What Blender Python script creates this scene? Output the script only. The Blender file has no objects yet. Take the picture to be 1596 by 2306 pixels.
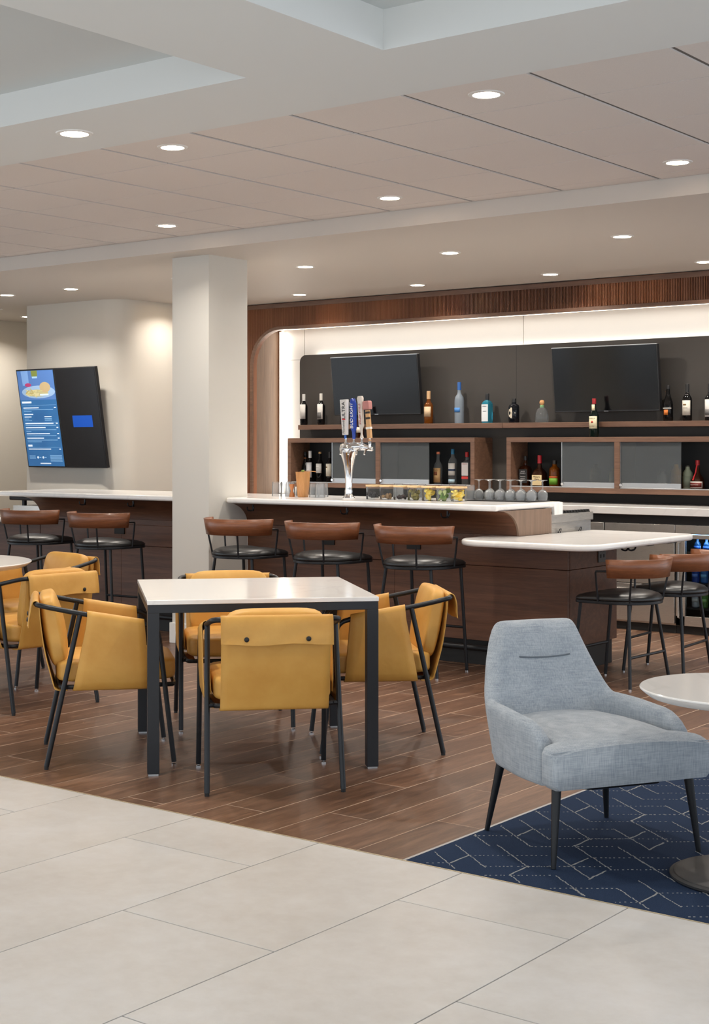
import bpy, bmesh, math, random
from mathutils import Vector, Matrix
from math import pi, sin, cos, radians
random.seed(7)
SC = bpy.context.scene
COL = SC.collection
# ------------------------------------------------------------------ camera
FPX, YAW = 3341.1, radians(38.166)
cam = bpy.data.cameras.new('camera'); camo = bpy.data.objects.new('camera', cam); COL.objects.link(camo)
cam.sensor_fit = 'HORIZONTAL'; cam.sensor_width = 36.0; cam.lens = FPX / 1596 * 36.0
cam.shift_x = (798 - 700) / 1596; cam.shift_y = -(1153 - 1004) / 1596
cam.clip_start = .05; cam.clip_end = 100
camo.location = (0, 0, 1.447); camo.rotation_euler = (pi / 2, 0, YAW)
SC.camera = camo
# ------------------------------------------------------------------ world (daylight coming in from the open lobby side)
W = bpy.data.worlds.new('world'); SC.world = W; W.use_nodes = True
bg = W.node_tree.nodes['Background']; bg.inputs[0].default_value = (.86, .93, 1.0, 1); bg.inputs[1].default_value = 1.72
SC.view_settings.view_transform = 'Standard'; SC.view_settings.look = 'None'
SC.view_settings.exposure = 0.0; SC.view_settings.gamma = 1.0; SC.view_settings.use_curve_mapping = False
WARM = (1.0, .935, .85)
DOWN_W = 13.0        # watts of one downlight
cy = SC.cycles
cy.max_bounces = 9; cy.diffuse_bounces = 5; cy.glossy_bounces = 5; cy.transmission_bounces = 8; cy.transparent_max_bounces = 40
cy.caustics_reflective = False; cy.caustics_refractive = False; cy.sample_clamp_indirect = 4.0

# ------------------------------------------------------------------ materials
MAT = {}
def srgb(r, g, b):
    f = lambda c: (c / 255 / 12.92) if c / 255 <= .04045 else ((c / 255 + .055) / 1.055) ** 2.4
    return (f(r), f(g), f(b), 1)
def mat(name, col=(200, 200, 200), rough=.5, metal=0., **k):
    if name in MAT: return MAT[name]
    m = bpy.data.materials.new(name); m.use_nodes = True; MAT[name] = m
    b = m.node_tree.nodes['Principled BSDF']
    b.inputs['Base Color'].default_value = srgb(*col); b.inputs['Roughness'].default_value = rough; b.inputs['Metallic'].default_value = metal
    if 'spec' in k: b.inputs['Specular IOR Level'].default_value = k['spec']
    if 'trans' in k: b.inputs['Transmission Weight'].default_value = k['trans']
    if 'ior' in k: b.inputs['IOR'].default_value = k['ior']
    if 'alpha' in k: b.inputs['Alpha'].default_value = k['alpha']
    if 'coat' in k: b.inputs['Coat Weight'].default_value = k['coat']; b.inputs['Coat Roughness'].default_value = .15
    if 'sheen' in k: b.inputs['Sheen Weight'].default_value = k['sheen']
    if 'emit' in k:
        b.inputs['Emission Color'].default_value = srgb(*k.get('ecol', col)); b.inputs['Emission Strength'].default_value = k['emit']
    return m
def N(m, t, **kw):
    n = m.node_tree.nodes.new(t)
    for a, v in kw.items(): setattr(n, a, v)
    return n
def L(m, a, b): m.node_tree.links.new(a, b)
def coords(m, kind='Object', scale=(1, 1, 1), rnd=0.):
    tc = N(m, 'ShaderNodeTexCoord'); mp = N(m, 'ShaderNodeMapping'); mp.inputs['Scale'].default_value = scale
    src = tc.outputs[kind]
    if rnd:
        oi = N(m, 'ShaderNodeObjectInfo'); ad = N(m, 'ShaderNodeVectorMath', operation='MULTIPLY_ADD')
        cx = N(m, 'ShaderNodeCombineXYZ')
        for i in range(3): L(m, oi.outputs['Random'], cx.inputs[i])
        L(m, cx.outputs[0], ad.inputs[0]); ad.inputs[1].default_value = (rnd, rnd * .7, rnd * .4); L(m, src, ad.inputs[2]); src = ad.outputs[0]
    L(m, src, mp.inputs[0]); return mp.outputs[0]
def noise(m, vec, scale, detail=4, rough=.55, dist=0.):
    n = N(m, 'ShaderNodeTexNoise'); n.inputs['Scale'].default_value = scale; n.inputs['Detail'].default_value = detail
    n.inputs['Roughness'].default_value = rough; n.inputs['Distortion'].default_value = dist
    L(m, vec, n.inputs['Vector']); return n.outputs['Fac']
def ramp(m, fac, stops):
    r = N(m, 'ShaderNodeValToRGB'); e = r.color_ramp.elements
    while len(e) > len(stops): e.remove(e[-1])
    while len(e) < len(stops): e.new(.5)
    for el, (p, c) in zip(e, stops): el.position = p; el.color = srgb(*c)
    L(m, fac, r.inputs[0]); return r.outputs[0]
def B(m): return m.node_tree.nodes['Principled BSDF']
def bump(m, fac, strength=.2, dist=.002):
    b = N(m, 'ShaderNodeBump'); b.inputs['Strength'].default_value = strength; b.inputs['Distance'].default_value = dist
    L(m, fac, b.inputs['Height']); L(m, b.outputs[0], B(m).inputs['Normal'])
def mixc(m, fac, a, b, mode='MIX'):
    x = N(m, 'ShaderNodeMix', data_type='RGBA', blend_type=mode)
    if isinstance(fac, float): x.inputs[0].default_value = fac
    else: L(m, fac, x.inputs[0])
    for i, v in ((6, a), (7, b)):
        if isinstance(v, tuple): x.inputs[i].default_value = srgb(*v)
        else: L(m, v, x.inputs[i])
    return x.outputs[2]
def wood(name, dark, mid, light, scale=(1, 1, 1), grain=14, rough=.42, rnd=0., var=None, spec=.5, coat=None):
    """grain runs along the axis whose scale is small"""
    if name in MAT: return MAT[name]
    m = mat(name, mid, rough, spec=spec)
    v = coords(m, 'Object', scale, rnd)
    g = noise(m, v, grain, 6, .62, .9); c = ramp(m, g, [(.22, dark), (.5, mid), (.8, light)])
    f = noise(m, v, grain * 7, 3, .6); c = mixc(m, .22, c, ramp(m, f, [(.3, dark), (.7, light)]))
    if var:
        oi = N(m, 'ShaderNodeObjectInfo'); hv = N(m, 'ShaderNodeHueSaturation')
        mr = N(m, 'ShaderNodeMapRange'); mr.inputs[3].default_value = 1 - var; mr.inputs[4].default_value = 1 + var
        L(m, oi.outputs['Random'], mr.inputs[0]); L(m, mr.outputs[0], hv.inputs['Value']); L(m, c, hv.inputs['Color']); c = hv.outputs[0]
    L(m, c, B(m).inputs['Base Color']); bump(m, f, .12, .0008)
    if coat: B(m).inputs['Coat Weight'].default_value = coat
    return m
# paints
def paint(name, col, rough=.6):
    m = mat(name, col, rough, spec=.3); v = coords(m, 'Object'); bump(m, noise(m, v, 180, 2), .04, .0006); return m
P_WALL = paint('paint_wall', (214, 209, 199)); P_CEIL = paint('paint_ceiling', (213, 206, 198)); P_BEAM = paint('paint_beam', (225, 226, 224)); P_COL = paint('paint_column', (216, 213, 205))
P_COFF = paint('paint_coffer', (206, 210, 210)); P_TRIM = paint('paint_trim', (236, 235, 230), .4)
# acoustic tile
m = P_TILE = mat('acoustic_tile', (226, 219, 214), .9, spec=.1); v = coords(m, 'Object', (1, 1, 1), 9.)
n1 = noise(m, v, 260, 3, .7); L(m, mixc(m, .12, (230, 223, 218), ramp(m, n1, [(.3, (176, 167, 160)), (.6, (236, 229, 224))])), B(m).inputs['Base Color']); bump(m, n1, .25, .0012)
P_GRID = mat('ceiling_grid', (118, 113, 108), .7)
# plank floor
M_PLANK = wood('floor_plank_wood', (62, 43, 34), (106, 77, 60), (150, 114, 90), (8, .8, 1), 3.2, .36, 60., .2, .5)
M_GROUT_W = mat('plank_grout', (196, 172, 150), .8); M_GROUT_T = mat('tile_grout', (92, 82, 74), .85)
m = M_FTILE = mat('floor_tile_stone', (205, 198, 190), .34, spec=.45); v = coords(m, 'Object', (1, 1, 1), 30.)
c = ramp(m, noise(m, v, 1.7, 5, .6, .4), [(.3, (190, 186, 181)), (.5, (200, 197, 193)), (.72, (208, 207, 206))])
c = mixc(m, .25, c, ramp(m, noise(m, v, 14, 6, .65), [(.3, (186, 176, 166)), (.7, (218, 214, 209))]))
L(m, c, B(m).inputs['Base Color']); bump(m, noise(m, v, 40, 4), .05, .001)
# rug pile and line
m = M_RUG = mat('rug_navy', (32, 52, 84), .95, spec=.1); v = coords(m, 'Object', (1, 1, 1))
L(m, ramp(m, noise(m, v, 420, 3, .7), [(.25, (22, 32, 50)), (.5, (36, 50, 74)), (.8, (56, 72, 98))]), B(m).inputs['Base Color']); bump(m, noise(m, v, 330, 2), .6, .003)
M_RUGL = mat('rug_line_yarn', (150, 149, 147), .95, spec=.1)
# woods
M_BARWOOD = wood('bar_panel_wood', (66, 42, 29), (97, 62, 43), (124, 83, 59), (.5, 6, 9), 3.0, .45)
M_SHELFWOOD = wood('shelf_wood', (80, 57, 44), (106, 77, 60), (130, 98, 78), (.5, 6, 9), 4.0, .45)
M_REVEAL = wood('reveal_wood', (102, 82, 68), (122, 99, 82), (140, 116, 98), (9, 9, .5), 3.0, .5)
M_STOOLWOOD = wood('stool_back_wood', (90, 52, 32), (126, 76, 47), (154, 98, 64), (.8, .8, 9), 5.0, .36, 11., None, .5, .15)
m = M_SLAT = mat('slat_wood', (110, 66, 42), .42); v = coords(m, 'Object', (1, 1, .04))
c1 = ramp(m, noise(m, v, 1.5, 2, .5), [(.32, (80, 52, 40)), (.5, (128, 80, 56)), (.66, (174, 112, 75))]); c2 = ramp(m, noise(m, v, 60, 3), [(.3, (96, 62, 45)), (.7, (158, 108, 80))])
L(m, mixc(m, .35, c1, c2), B(m).inputs['Base Color'])
M_BAMBOO = wood('bamboo_lid', (196, 160, 112), (218, 184, 136), (232, 204, 160), (1, 8, 8), 6, .5)
M_SHAKER = wood('amber_cup', (150, 98, 52), (184, 130, 76), (206, 156, 100), (12, 12, 1), 4, .3)
# metals
M_BLK = mat('black_metal', (26, 28, 32), .38, .3, spec=.5); M_BLKS = mat('black_satin', (20, 20, 21), .5); M_CHROME = mat('chrome', (225, 226, 228), .08, 1.)
M_TABLEMET = mat('table_black_metal', (34, 36, 41), .42, .2); M_ALU = mat('aluminium', (196, 198, 200), .35, .9)
m = M_STEEL = mat('brushed_steel', (208, 204, 198), .3, .8); v = coords(m, 'Object', (3, 3, 900)); r_ = N(m, 'ShaderNodeMapRange'); r_.inputs[3].default_value = .24; r_.inputs[4].default_value = .32
L(m, noise(m, v, 4, 3), r_.inputs[0]); L(m, r_.outputs[0], B(m).inputs['Roughness'])
M_DARK = mat('matte_black', (22, 22, 22), .6); M_TOE = mat('toe_kick_black', (24, 23, 23), .55)
# quartz
m = M_QUARTZ = mat('white_quartz', (232, 230, 226), .12, spec=.5); v = coords(m, 'Object', (1, 1, 1), 5.)
w_ = N(m, 'ShaderNodeTexNoise'); w_.inputs['Scale'].default_value = 1.1; w_.inputs['Detail'].default_value = 8; w_.inputs['Distortion'].default_value = 1.4; L(m, v, w_.inputs['Vector'])
L(m, ramp(m, w_.outputs['Fac'], [(.47, (236, 234, 231)), (.497, (229, 227, 224)), (.52, (236, 234, 231))]), B(m).inputs['Base Color'])
# leather / fabric
m = M_LEATH = mat('mustard_leather', (206, 154, 74), .46, spec=.4); v = coords(m, 'Object', (1, 1, 1), 3.)
L(m, ramp(m, noise(m, v, 5, 4), [(.3, (199, 146, 68)), (.7, (213, 164, 84))]), B(m).inputs['Base Color'])
n1 = noise(m, v, 7, 3, .5, .3); n2 = noise(m, v, 260, 2); ad = N(m, 'ShaderNodeMath', operation='MULTIPLY_ADD'); L(m, n2, ad.inputs[0]); ad.inputs[1].default_value = .03; L(m, n1, ad.inputs[2]); bump(m, ad.outputs[0], .35, .012)
M_STITCH = mat('leather_edge', (182, 132, 62), .6)
m = M_BLKL = mat('black_leather', (26, 26, 27), .36, spec=.55); v = coords(m, 'Object', (1, 1, 1), 3.); bump(m, noise(m, v, 9, 3), .2, .006)
m = M_GREYF = mat('grey_weave', (150, 158, 166), .95, spec=.15, sheen=.15); v = coords(m, 'Object'); vx = coords(m, 'Object', (1, 1, .08)); vy = coords(m, 'Object', (.1, .1, 1.6))
a1 = noise(m, vx, 260, 3, .6); a2 = noise(m, vy, 170, 3, .6); c = mixc(m, .5, ramp(m, a1, [(.3, (116, 126, 137)), (.7, (190, 196, 201))]), ramp(m, a2, [(.3, (122, 132, 143)), (.7, (186, 192, 198))]))
c = mixc(m, .3, c, ramp(m, noise(m, v, 16, 3), [(.3, (132, 142, 153)), (.7, (176, 182, 188))])); L(m, c, B(m).inputs['Base Color']); bump(m, a1, .25, .0015)
# glass
def thinglass(name, tint, rough=.03, refl=.35, white_glint=0.):
    if name in MAT: return MAT[name]
    m = bpy.data.materials.new(name); m.use_nodes = True; MAT[name] = m; nt = m.node_tree; nt.nodes.remove(nt.nodes['Principled BSDF'])
    tr = N(m, 'ShaderNodeBsdfTransparent'); tr.inputs[0].default_value = srgb(*tint); gl = N(m, 'ShaderNodeBsdfGlossy'); gl.inputs['Roughness'].default_value = rough
    lw = N(m, 'ShaderNodeLayerWeight'); lw.inputs[0].default_value = refl; mx = N(m, 'ShaderNodeMixShader')
    L(m, lw.outputs['Fresnel'], mx.inputs[0]); L(m, tr.outputs[0], mx.inputs[1]); L(m, gl.outputs[0], mx.inputs[2]); out = mx.outputs[0]
    if white_glint:
        df = N(m, 'ShaderNodeBsdfDiffuse'); df.inputs[0].default_value = (.85, .87, .88, 1); m2 = N(m, 'ShaderNodeMixShader'); m2.inputs[0].default_value = white_glint; L(m, out, m2.inputs[1]); L(m, df.outputs[0], m2.inputs[2]); out = m2.outputs[0]  # diffuse white mixed in to imitate sparkle on the clear glass
    L(m, out, nt.nodes['Material Output'].inputs[0]); return m
M_GLASS = thinglass('clear_glass', (249, 250, 251), .06, .16, .10)
M_PANE = thinglass('thin_pane', (226, 232, 234), .03, .2)
m = M_FROST = mat('reeded_glass', (186, 193, 197), .24, trans=.86, ior=1.12); v = coords(m, 'Object', (240, 1, 1)); bump(m, noise(m, v, 1, 1), .35, .002)
M_SCREEN = mat('screen_off', (10, 10, 11), .14, spec=.38); M_BEZEL = mat('screen_bezel', (30, 30, 32), .35); M_PANEL = mat('charcoal_panel', (62, 58, 54), .62)
M_WHITEP = mat('white_back_panel', (230, 227, 222), .35)
M_EMW = mat('lamp_white', (255, 247, 235), .5, emit=14., ecol=(255, 244, 228)); M_LED = mat('led_strip_white', (255, 246, 232), .5, emit=5., ecol=(255, 240, 218))
M_RING = mat('downlight_trim', (236, 234, 230), .5)

# ------------------------------------------------------------------ mesh helpers
class MB:
    def __init__(s): s.v = []; s.f = []
    def add(s, vs, fs, M=None):
        o = len(s.v); s.v += [tuple((M @ Vector(p)) if M else p) for p in vs]; s.f += [tuple(i + o for i in f) for f in fs]; return s
    def box(s, x0, x1, y0, y1, z0, z1, M=None):
        return s.add([(x0, y0, z0), (x1, y0, z0), (x1, y1, z0), (x0, y1, z0), (x0, y0, z1), (x1, y0, z1), (x1, y1, z1), (x0, y1, z1)],
                     [(0, 3, 2, 1), (4, 5, 6, 7), (0, 1, 5, 4), (1, 2, 6, 5), (2, 3, 7, 6), (3, 0, 4, 7)], M)
    def prism(s, poly, a0, a1, axis='z', M=None):
        n = len(poly)
        def P(p, a): return {'z': (p[0], p[1], a), 'x': (a, p[0], p[1]), 'y': (p[0], a, p[1])}[axis]
        vs = [P(p, a0) for p in poly] + [P(p, a1) for p in poly]
        fs = [tuple(range(n))[::-1], tuple(range(n, 2 * n))] + [(i, (i + 1) % n, n + (i + 1) % n, n + i) for i in range(n)]
        return s.add(vs, fs, M)
    def tube(s, pts, r, n=10, closed=False, M=None, cap=True):
        pts = [Vector(p) for p in pts]; k = len(pts); rs = r if isinstance(r, (list, tuple)) else [r] * k; vs = []; up = None
        for i, p in enumerate(pts):
            a = pts[i - 1] if (i > 0 or closed) else p; b = pts[(i + 1) % k] if (i < k - 1 or closed) else p
            t = (b - a).normalized()
            if up is None: up = Vector((0, 0, 1)) if abs(t.z) < .9 else Vector((1, 0, 0))
            u = (up - t * up.dot(t))
            if u.length < 1e-5: u = t.orthogonal()
            u.normalize(); w = t.cross(u); up = u
            vs += [tuple(p + (u * cos(2 * pi * j / n) + w * sin(2 * pi * j / n)) * rs[i]) for j in range(n)]
        fs = []
        for i in range(k if closed else k - 1):
            i2 = (i + 1) % k
            fs += [(i * n + j, i * n + (j + 1) % n, i2 * n + (j + 1) % n, i2 * n + j) for j in range(n)]
        if cap and not closed: fs += [tuple(range(n))[::-1], tuple(range((k - 1) * n, k * n))]
        return s.add(vs, fs, M)
    def lathe(s, prof, n=20, cx=0, cy=0, M=None, sx=1., sy=1.):
        k = len(prof); vs = [(cx + r * cos(2 * pi * j / n) * sx, cy + r * sin(2 * pi * j / n) * sy, z) for r, z in prof for j in range(n)]
        fs = [(i * n + j, i * n + (j + 1) % n, (i + 1) * n + (j + 1) % n, (i + 1) * n + j) for i in range(k - 1) for j in range(n)]
        if prof[0][0] > 1e-6: fs.append(tuple(range(n))[::-1])
        if prof[-1][0] > 1e-6: fs.append(tuple(range((k - 1) * n, k * n)))
        return s.add(vs, fs, M)
    def grid(s, rows, M=None, flip=False):
        n = len(rows[0]); vs = [p for r in rows for p in r]
        fs = [(i * n + j, i * n + j + 1, (i + 1) * n + j + 1, (i + 1) * n + j) for i in range(len(rows) - 1) for j in range(n - 1)]
        if flip: fs = [f[::-1] for f in fs]
        return s.add(vs, fs, M)
    def pillow(s, hx, hy, hz, n=10, e=5., puff=.25, M=None):
        bm = bmesh.new(); bmesh.ops.create_cube(bm, size=2.); bmesh.ops.subdivide_edges(bm, edges=bm.edges[:], cuts=n, use_grid_fill=True)
        bm.verts.ensure_lookup_table(); vs = []
        for v in bm.verts:
            x, y, z = v.co; d = (abs(x) ** e + abs(y) ** e + abs(z) ** e) ** (1 / e); x, y, z = x / d, y / d, z / d
            if puff: z *= (1 - puff) + puff * (1 - x * x) * (1 - y * y) * 1.15 + puff * .25 * (1 - abs(x * y))
            vs.append((x * hx, y * hy, z * hz))
        fs = [tuple(l.vert.index for l in f.loops) for f in bm.faces]; bm.free()
        return s.add(vs, fs, M)
    def build(s, name, m, parent=None, smooth=False, bevel=0., seg=2, solid=0., sub=0, angle=40, offset=-1):
        me = bpy.data.meshes.new(name); me.from_pydata(s.v, [], s.f); me.validate(); me.materials.append(m); me.update()
        bm = bmesh.new(); bm.from_mesh(me); bmesh.ops.recalc_face_normals(bm, faces=bm.faces[:]); bm.to_mesh(me); bm.free()
        o = bpy.data.objects.new(name, me); COL.objects.link(o)
        if parent: o.parent = parent
        if solid:
            d = o.modifiers.new('s', 'SOLIDIFY'); d.thickness = solid; d.offset = offset
        if bevel:
            d = o.modifiers.new('b', 'BEVEL'); d.width = bevel; d.segments = seg; d.limit_method = 'ANGLE'; d.angle_limit = radians(35)
        if sub:
            d = o.modifiers.new('u', 'SUBSURF'); d.levels = sub; d.render_levels = sub
        if smooth or bevel:
            for p in me.polygons: p.use_smooth = True
            if smooth != 'all': me.set_sharp_from_angle(angle=radians(angle))
        return o
def tag(o, label=None, cat=None, group=None, kind=None):
    if label: o['label'] = label
    if cat: o['category'] = cat
    if group: o['group'] = group
    if kind: o['kind'] = kind
    return o
def thing(name, label, cat, loc=(0, 0, 0), rz=0., group=None):
    o = bpy.data.objects.new(name, None); COL.objects.link(o); o.location = loc; o.rotation_euler = (0, 0, rz); o.empty_display_size = .1
    return tag(o, label, cat, group)
def struct(o): o['kind'] = 'structure'; return o
def dup(root, loc=None, rz=None, label=None, group=None):
    r = root.copy(); COL.objects.link(r)
    if loc is not None: r.location = loc
    if rz is not None: r.rotation_euler = (0, 0, rz)
    tag(r, label, None, group)
    def kids(a, b):
        for ch in [o for o in a.children if o is not b]:
            c = ch.copy(); COL.objects.link(c); c.parent = b; kids(ch, c)
    kids(root, r); return r
def box(name, m, x0, x1, y0, y1, z0, z1, parent=None, bevel=0., M=None):
    return MB().box(x0, x1, y0, y1, z0, z1, M).build(name, m, parent, bevel=bevel)
def arc(cx, cy, r, a0, a1, n): return [(cx + r * cos(radians(a0 + (a1 - a0) * i / n)), cy + r * sin(radians(a0 + (a1 - a0) * i / n))) for i in range(n + 1)]
def rrect(x0, x1, y0, y1, r, n=6):
    rs = r if isinstance(r, (tuple, list)) else (r,) * 4
    return arc(x0 + rs[0], y0 + rs[0], rs[0], 180, 270, n) + arc(x1 - rs[1], y0 + rs[1], rs[1], 270, 360, n) + arc(x1 - rs[2], y1 - rs[2], rs[2], 0, 90, n) + arc(x0 + rs[3], y1 - rs[3], rs[3], 90, 180, n)
def smooth_path(pts, it=2, closed=False):
    pts = [Vector(p) for p in pts]
    for _ in range(it):
        q = [] if closed else [pts[0]]
        for i in range(len(pts) if closed else len(pts) - 1):
            a, b = pts[i], pts[(i + 1) % len(pts)]; q += [a * .75 + b * .25, a * .25 + b * .75]
        if not closed: q.append(pts[-1])
        pts = q
    return pts
_tm = {}
def text(body, size, m, parent, loc, rot=(pi / 2, 0, 0), name='lettering', sx=1., shear=0.):
    k = (body, round(size, 4), m.name, sx, shear)
    if k not in _tm:
        cu = bpy.data.curves.new('t', 'FONT'); cu.body = body; cu.size = size; cu.align_x = 'CENTER'; cu.align_y = 'CENTER'; cu.shear = shear; cu.resolution_u = 3; cu.extrude = .0004
        t = bpy.data.objects.new('t', cu); COL.objects.link(t); bpy.context.view_layer.update()
        me = bpy.data.meshes.new_from_object(t.evaluated_get(bpy.context.evaluated_depsgraph_get())); bpy.data.objects.remove(t)
        for v in me.vertices: v.co.x *= sx
        me.materials.clear(); me.materials.append(m); _tm[k] = me
    o = bpy.data.objects.new(name, _tm[k]); COL.objects.link(o); o.location = loc; o.rotation_euler = rot; o.parent = parent; return o
def proj(x, y, z):
    fw = -x * sin(YAW) + y * cos(YAW); rt = x * cos(YAW) + y * sin(YAW)
    if fw < .3: return None
    return 700 + FPX * rt / fw, 1004 - FPX * (z - 1.447) / fw
def seen(x, y, z, mg=160):
    p = proj(x, y, z); return p is not None and -mg < p[0] < 1596 + mg and -mg < p[1] < 2306 + mg

# ================================================================== SETTING
# ---- floor
YB = 4.27; XR = -2.95
fl = struct(box('floor', M_GROUT_W, -14.5, 2.5, YB, 12.2, -.14, -.0005))
ft = struct(box('floor_stone', M_GROUT_T, -14.5, 2.5, -3.0, YB, -.14, -.003)); ft.name = 'floor.001'
# planks: .2 x 1.2 running along y
PW, PL = .2035, 1.22; pm = None; npl = 0; rest = MB(); cand = []
for i in range(-58, 24):
    x0 = XR + i * PW
    if x0 + PW > 2.4 or x0 < -14.4: continue
    off = (i * .437) % 1 * PL
    y = YB - off
    while y < 11.9:
        a, b = max(y, YB), min(y + PL, 11.9)
        if b - a > .05: cand.append((x0, a, b, y))
        y += PL
def vis(c): return any(seen(c[0] + PW * u, c[1] + (c[2] - c[1]) * w, 0, 60) for u in (0, 1) for w in (0, .5, 1))
full = MB().box(-PW / 2 + .0020, PW / 2 - .0020, -PL / 2 + .0020, PL / 2 - .0020, -.008, 0)
for c in cand:
    x0, a, b, y0 = c
    if x0 >= XR - .01 and a < 7.4: 
        if b <= 7.4: continue
        a = 7.4
    if npl < 292 and vis(c) and (a < 9.2 or x0 > -6):
        npl += 1
        if b - a > PL - .001:
            if pm is None: pm = full.build('plank', M_PLANK, fl, bevel=.0008, seg=1); o = pm
            else: o = pm.copy(); COL.objects.link(o)
            o.location = (x0 + PW / 2, (a + b) / 2, 0)
        else:
            l = (b - a) / 2; o = MB().box(-PW / 2 + .0020, PW / 2 - .0020, -l + .0020, l - .0020, -.008, 0).build('plank', M_PLANK, fl); o.location = (x0 + PW / 2, (a + b) / 2, 0)
    else: rest.box(x0 + .0020, x0 + PW - .0020, a + .0020, b - .0020, -.008, 0)
tag(rest.build('plank_field', M_PLANK, fl), kind='stuff')
# stone tiles .61 x 1.22
TX = -2.09; TW = .613; tm = None; trest = MB()
for k in range(-20, 8):
    x1 = TX + k * TW; x0 = x1 - TW
    js = 3.885 if k % 2 == 0 else 3.27
    y = js
    while y > -2.9: y -= 1.222
    while y < YB:
        a, b = max(y, -2.95), min(y + 1.222, YB - .004)
        if b - a > .03:
            if any(seen(xx, yy, 0, 40) for xx in (x0, x1) for yy in (a, (a + b) / 2, b)):
                hw, hl = TW / 2 - .0022, (b - a) / 2 - .0022
                o = MB().box(-hw, hw, -hl, hl, -.01, .001).build('floor_tile', M_FTILE, ft, bevel=.0008, seg=1); o.location = ((x0 + x1) / 2, (a + b) / 2, 0)
            else: trest.box(x0 + .0014, x1 - .0014, a + .0014, b - .0014, -.01, .001)
        y += 1.222
tag(trest.build('tile_field', M_FTILE, ft), kind='stuff')
o = box('trim_1', M_SHELFWOOD, -14.4, 2.4, YB - .003, YB + .003, -.01, .0015); o.data.materials[0] = mat('edge_strip', (206, 190, 160), .4, .4); struct(o)
# ---- ceilings
struct(box('ceiling', P_GRID, -14.5, 2.5, 4.40, 7.80, 2.937, 3.05))
ce = bpy.data.objects['ceiling']
ctile = None
GX, GY, GS, GD = -2.967, 5.045, .6085, .623
crest = MB()
for i in range(-19, 9):
    for j in range(-1, 5):
        x0, y0 = GX + i * GS, GY + j * GD; x1, y1 = x0 + GS, y0 + GD
        y1 = min(y1, 7.695)
        if y1 - y0 < .05: continue
        x0 += .012; x1 -= .012; y0 += .004; y1 -= .004
        if any(seen(xx, yy, 2.93, 60) for xx in (x0, x1) for yy in (y0, y1)):
            o = MB().box(-(x1 - x0) / 2, (x1 - x0) / 2, -(y1 - y0) / 2, (y1 - y0) / 2, 0, .0065).build('ceiling_tile', P_TILE, ce); o.location = ((x0 + x1) / 2, (y0 + y1) / 2, 2.93)
        else: crest.box(x0, x1, y0, y1, 2.93, 2.9365)
tag(crest.build('ceiling_tile_field', P_TILE, ce), kind='stuff')
struct(box('ceiling_bar_soffit', P_CEIL, -14.5, 2.5, 7.695, 12.2, 2.825, 3.05)).name = 'ceiling.001'
# coffered bulkhead with two recesses
b_ = MB(); ZB = 2.74
CL = (-6.9, -3.40, .6, 3.957); CR = (-2.81, .8, .6, 3.957)
b_.box(-14.5, 2.5, 3.957, 4.51, ZB, 3.05); b_.box(-14.5, 2.5, -2.2, .6, ZB, 3.05)
b_.box(-14.5, CL[0], .6, 3.957, ZB, 3.05); b_.box(CL[1], CR[0], .6, 3.957, ZB, 3.05); b_.box(CR[1], 2.5, .6, 3.957, ZB, 3.05)
struct(b_.build('ceiling_bulkhead', P_BEAM)).name = 'ceiling.002'
cf = MB()
for c in (CL, CR): cf.box(c[0] - .01, c[1] + .01, c[2] - .01, c[3] + .01, 2.873, 3.04)
struct(cf.build('ceiling_coffer', P_COFF)).name = 'ceiling.003'
# ---- walls
struct(box('wall_left', P_WALL, -12.95, -12.75, 7.0, 12.2, 0, 2.825))
poly = [(-11.24, 9.77)] + arc(-10.22, 10.03, .26, 270, 360, 10) + [(-9.96, 12.1), (-11.24, 12.1)]
struct(MB().prism(poly, 0, 2.825).build('wall_menu', P_WALL, smooth=True))
struct(box('wall_back', M_WHITEP, -9.47, -2.2, 11.47, 11.60, .0, 2.825))
struct(box('wall_back_far', P_WALL, -12.75, -11.24, 12.0, 12.2, 0, 2.825)).name = 'wall_back.001'
# white back panels with hairline joints
wb = bpy.data.objects['wall_back']
for x0, x1 in ((-9.41, -9.085), (-9.08, -6.62), (-6.615, -4.2), (-4.195, -2.4)):
    for z0, z1 in ((.97, 2.295), (2.298, 2.60)):
        box('wall_panel', M_WHITEP, x0, x1 - .003, 11.455, 11.47, z0, z1, wb)
# fluted timber surround with an arched opening
ZT, XO, ZO, RA = 2.82, -9.40, 2.565, .34
sl = MB(); p_ = .0138; x = -9.95
while x < -2.3:
    xc = x + p_ / 2
    if xc < XO - .03: zb = .97
    elif xc < XO + RA - .03:
        d = (XO - .03 + RA + .03) - xc; zb = ZO - RA + math.sqrt(max((RA + .03) ** 2 - d * d, 0))
    else: zb = ZO + .03
    w = p_ * .74
    sl.add([(x, 11.05, zb), (x + w * .25, 11.036, zb), (x + w * .75, 11.036, zb), (x + w, 11.05, zb), (x, 11.05, 2.78), (x + w * .25, 11.036, 2.78), (x + w * .75, 11.036, 2.78), (x + w, 11.05, 2.78)],
           [(0, 1, 5, 4), (1, 2, 6, 5), (2, 3, 7, 6), (0, 3, 2, 1), (4, 5, 6, 7)])
    x += p_
sur = MB()
hole = [(XO, .9)] + [(XO, ZO - RA)] + [(a, b) for a, b in arc(XO + RA, ZO - RA, RA, 180, 90, 14)] + [(-2.2, ZO)]
outer = [(-2.2, ZT), (-9.96, ZT), (-9.96, .9)]
sur.prism(hole + outer, 11.05, 11.10, 'y')
sw = struct(sur.build('wall_timber_surround', M_SLAT)); sw.name = 'trim_2'
tag(sl.build('slat', M_SLAT, sw), kind='stuff')
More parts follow.
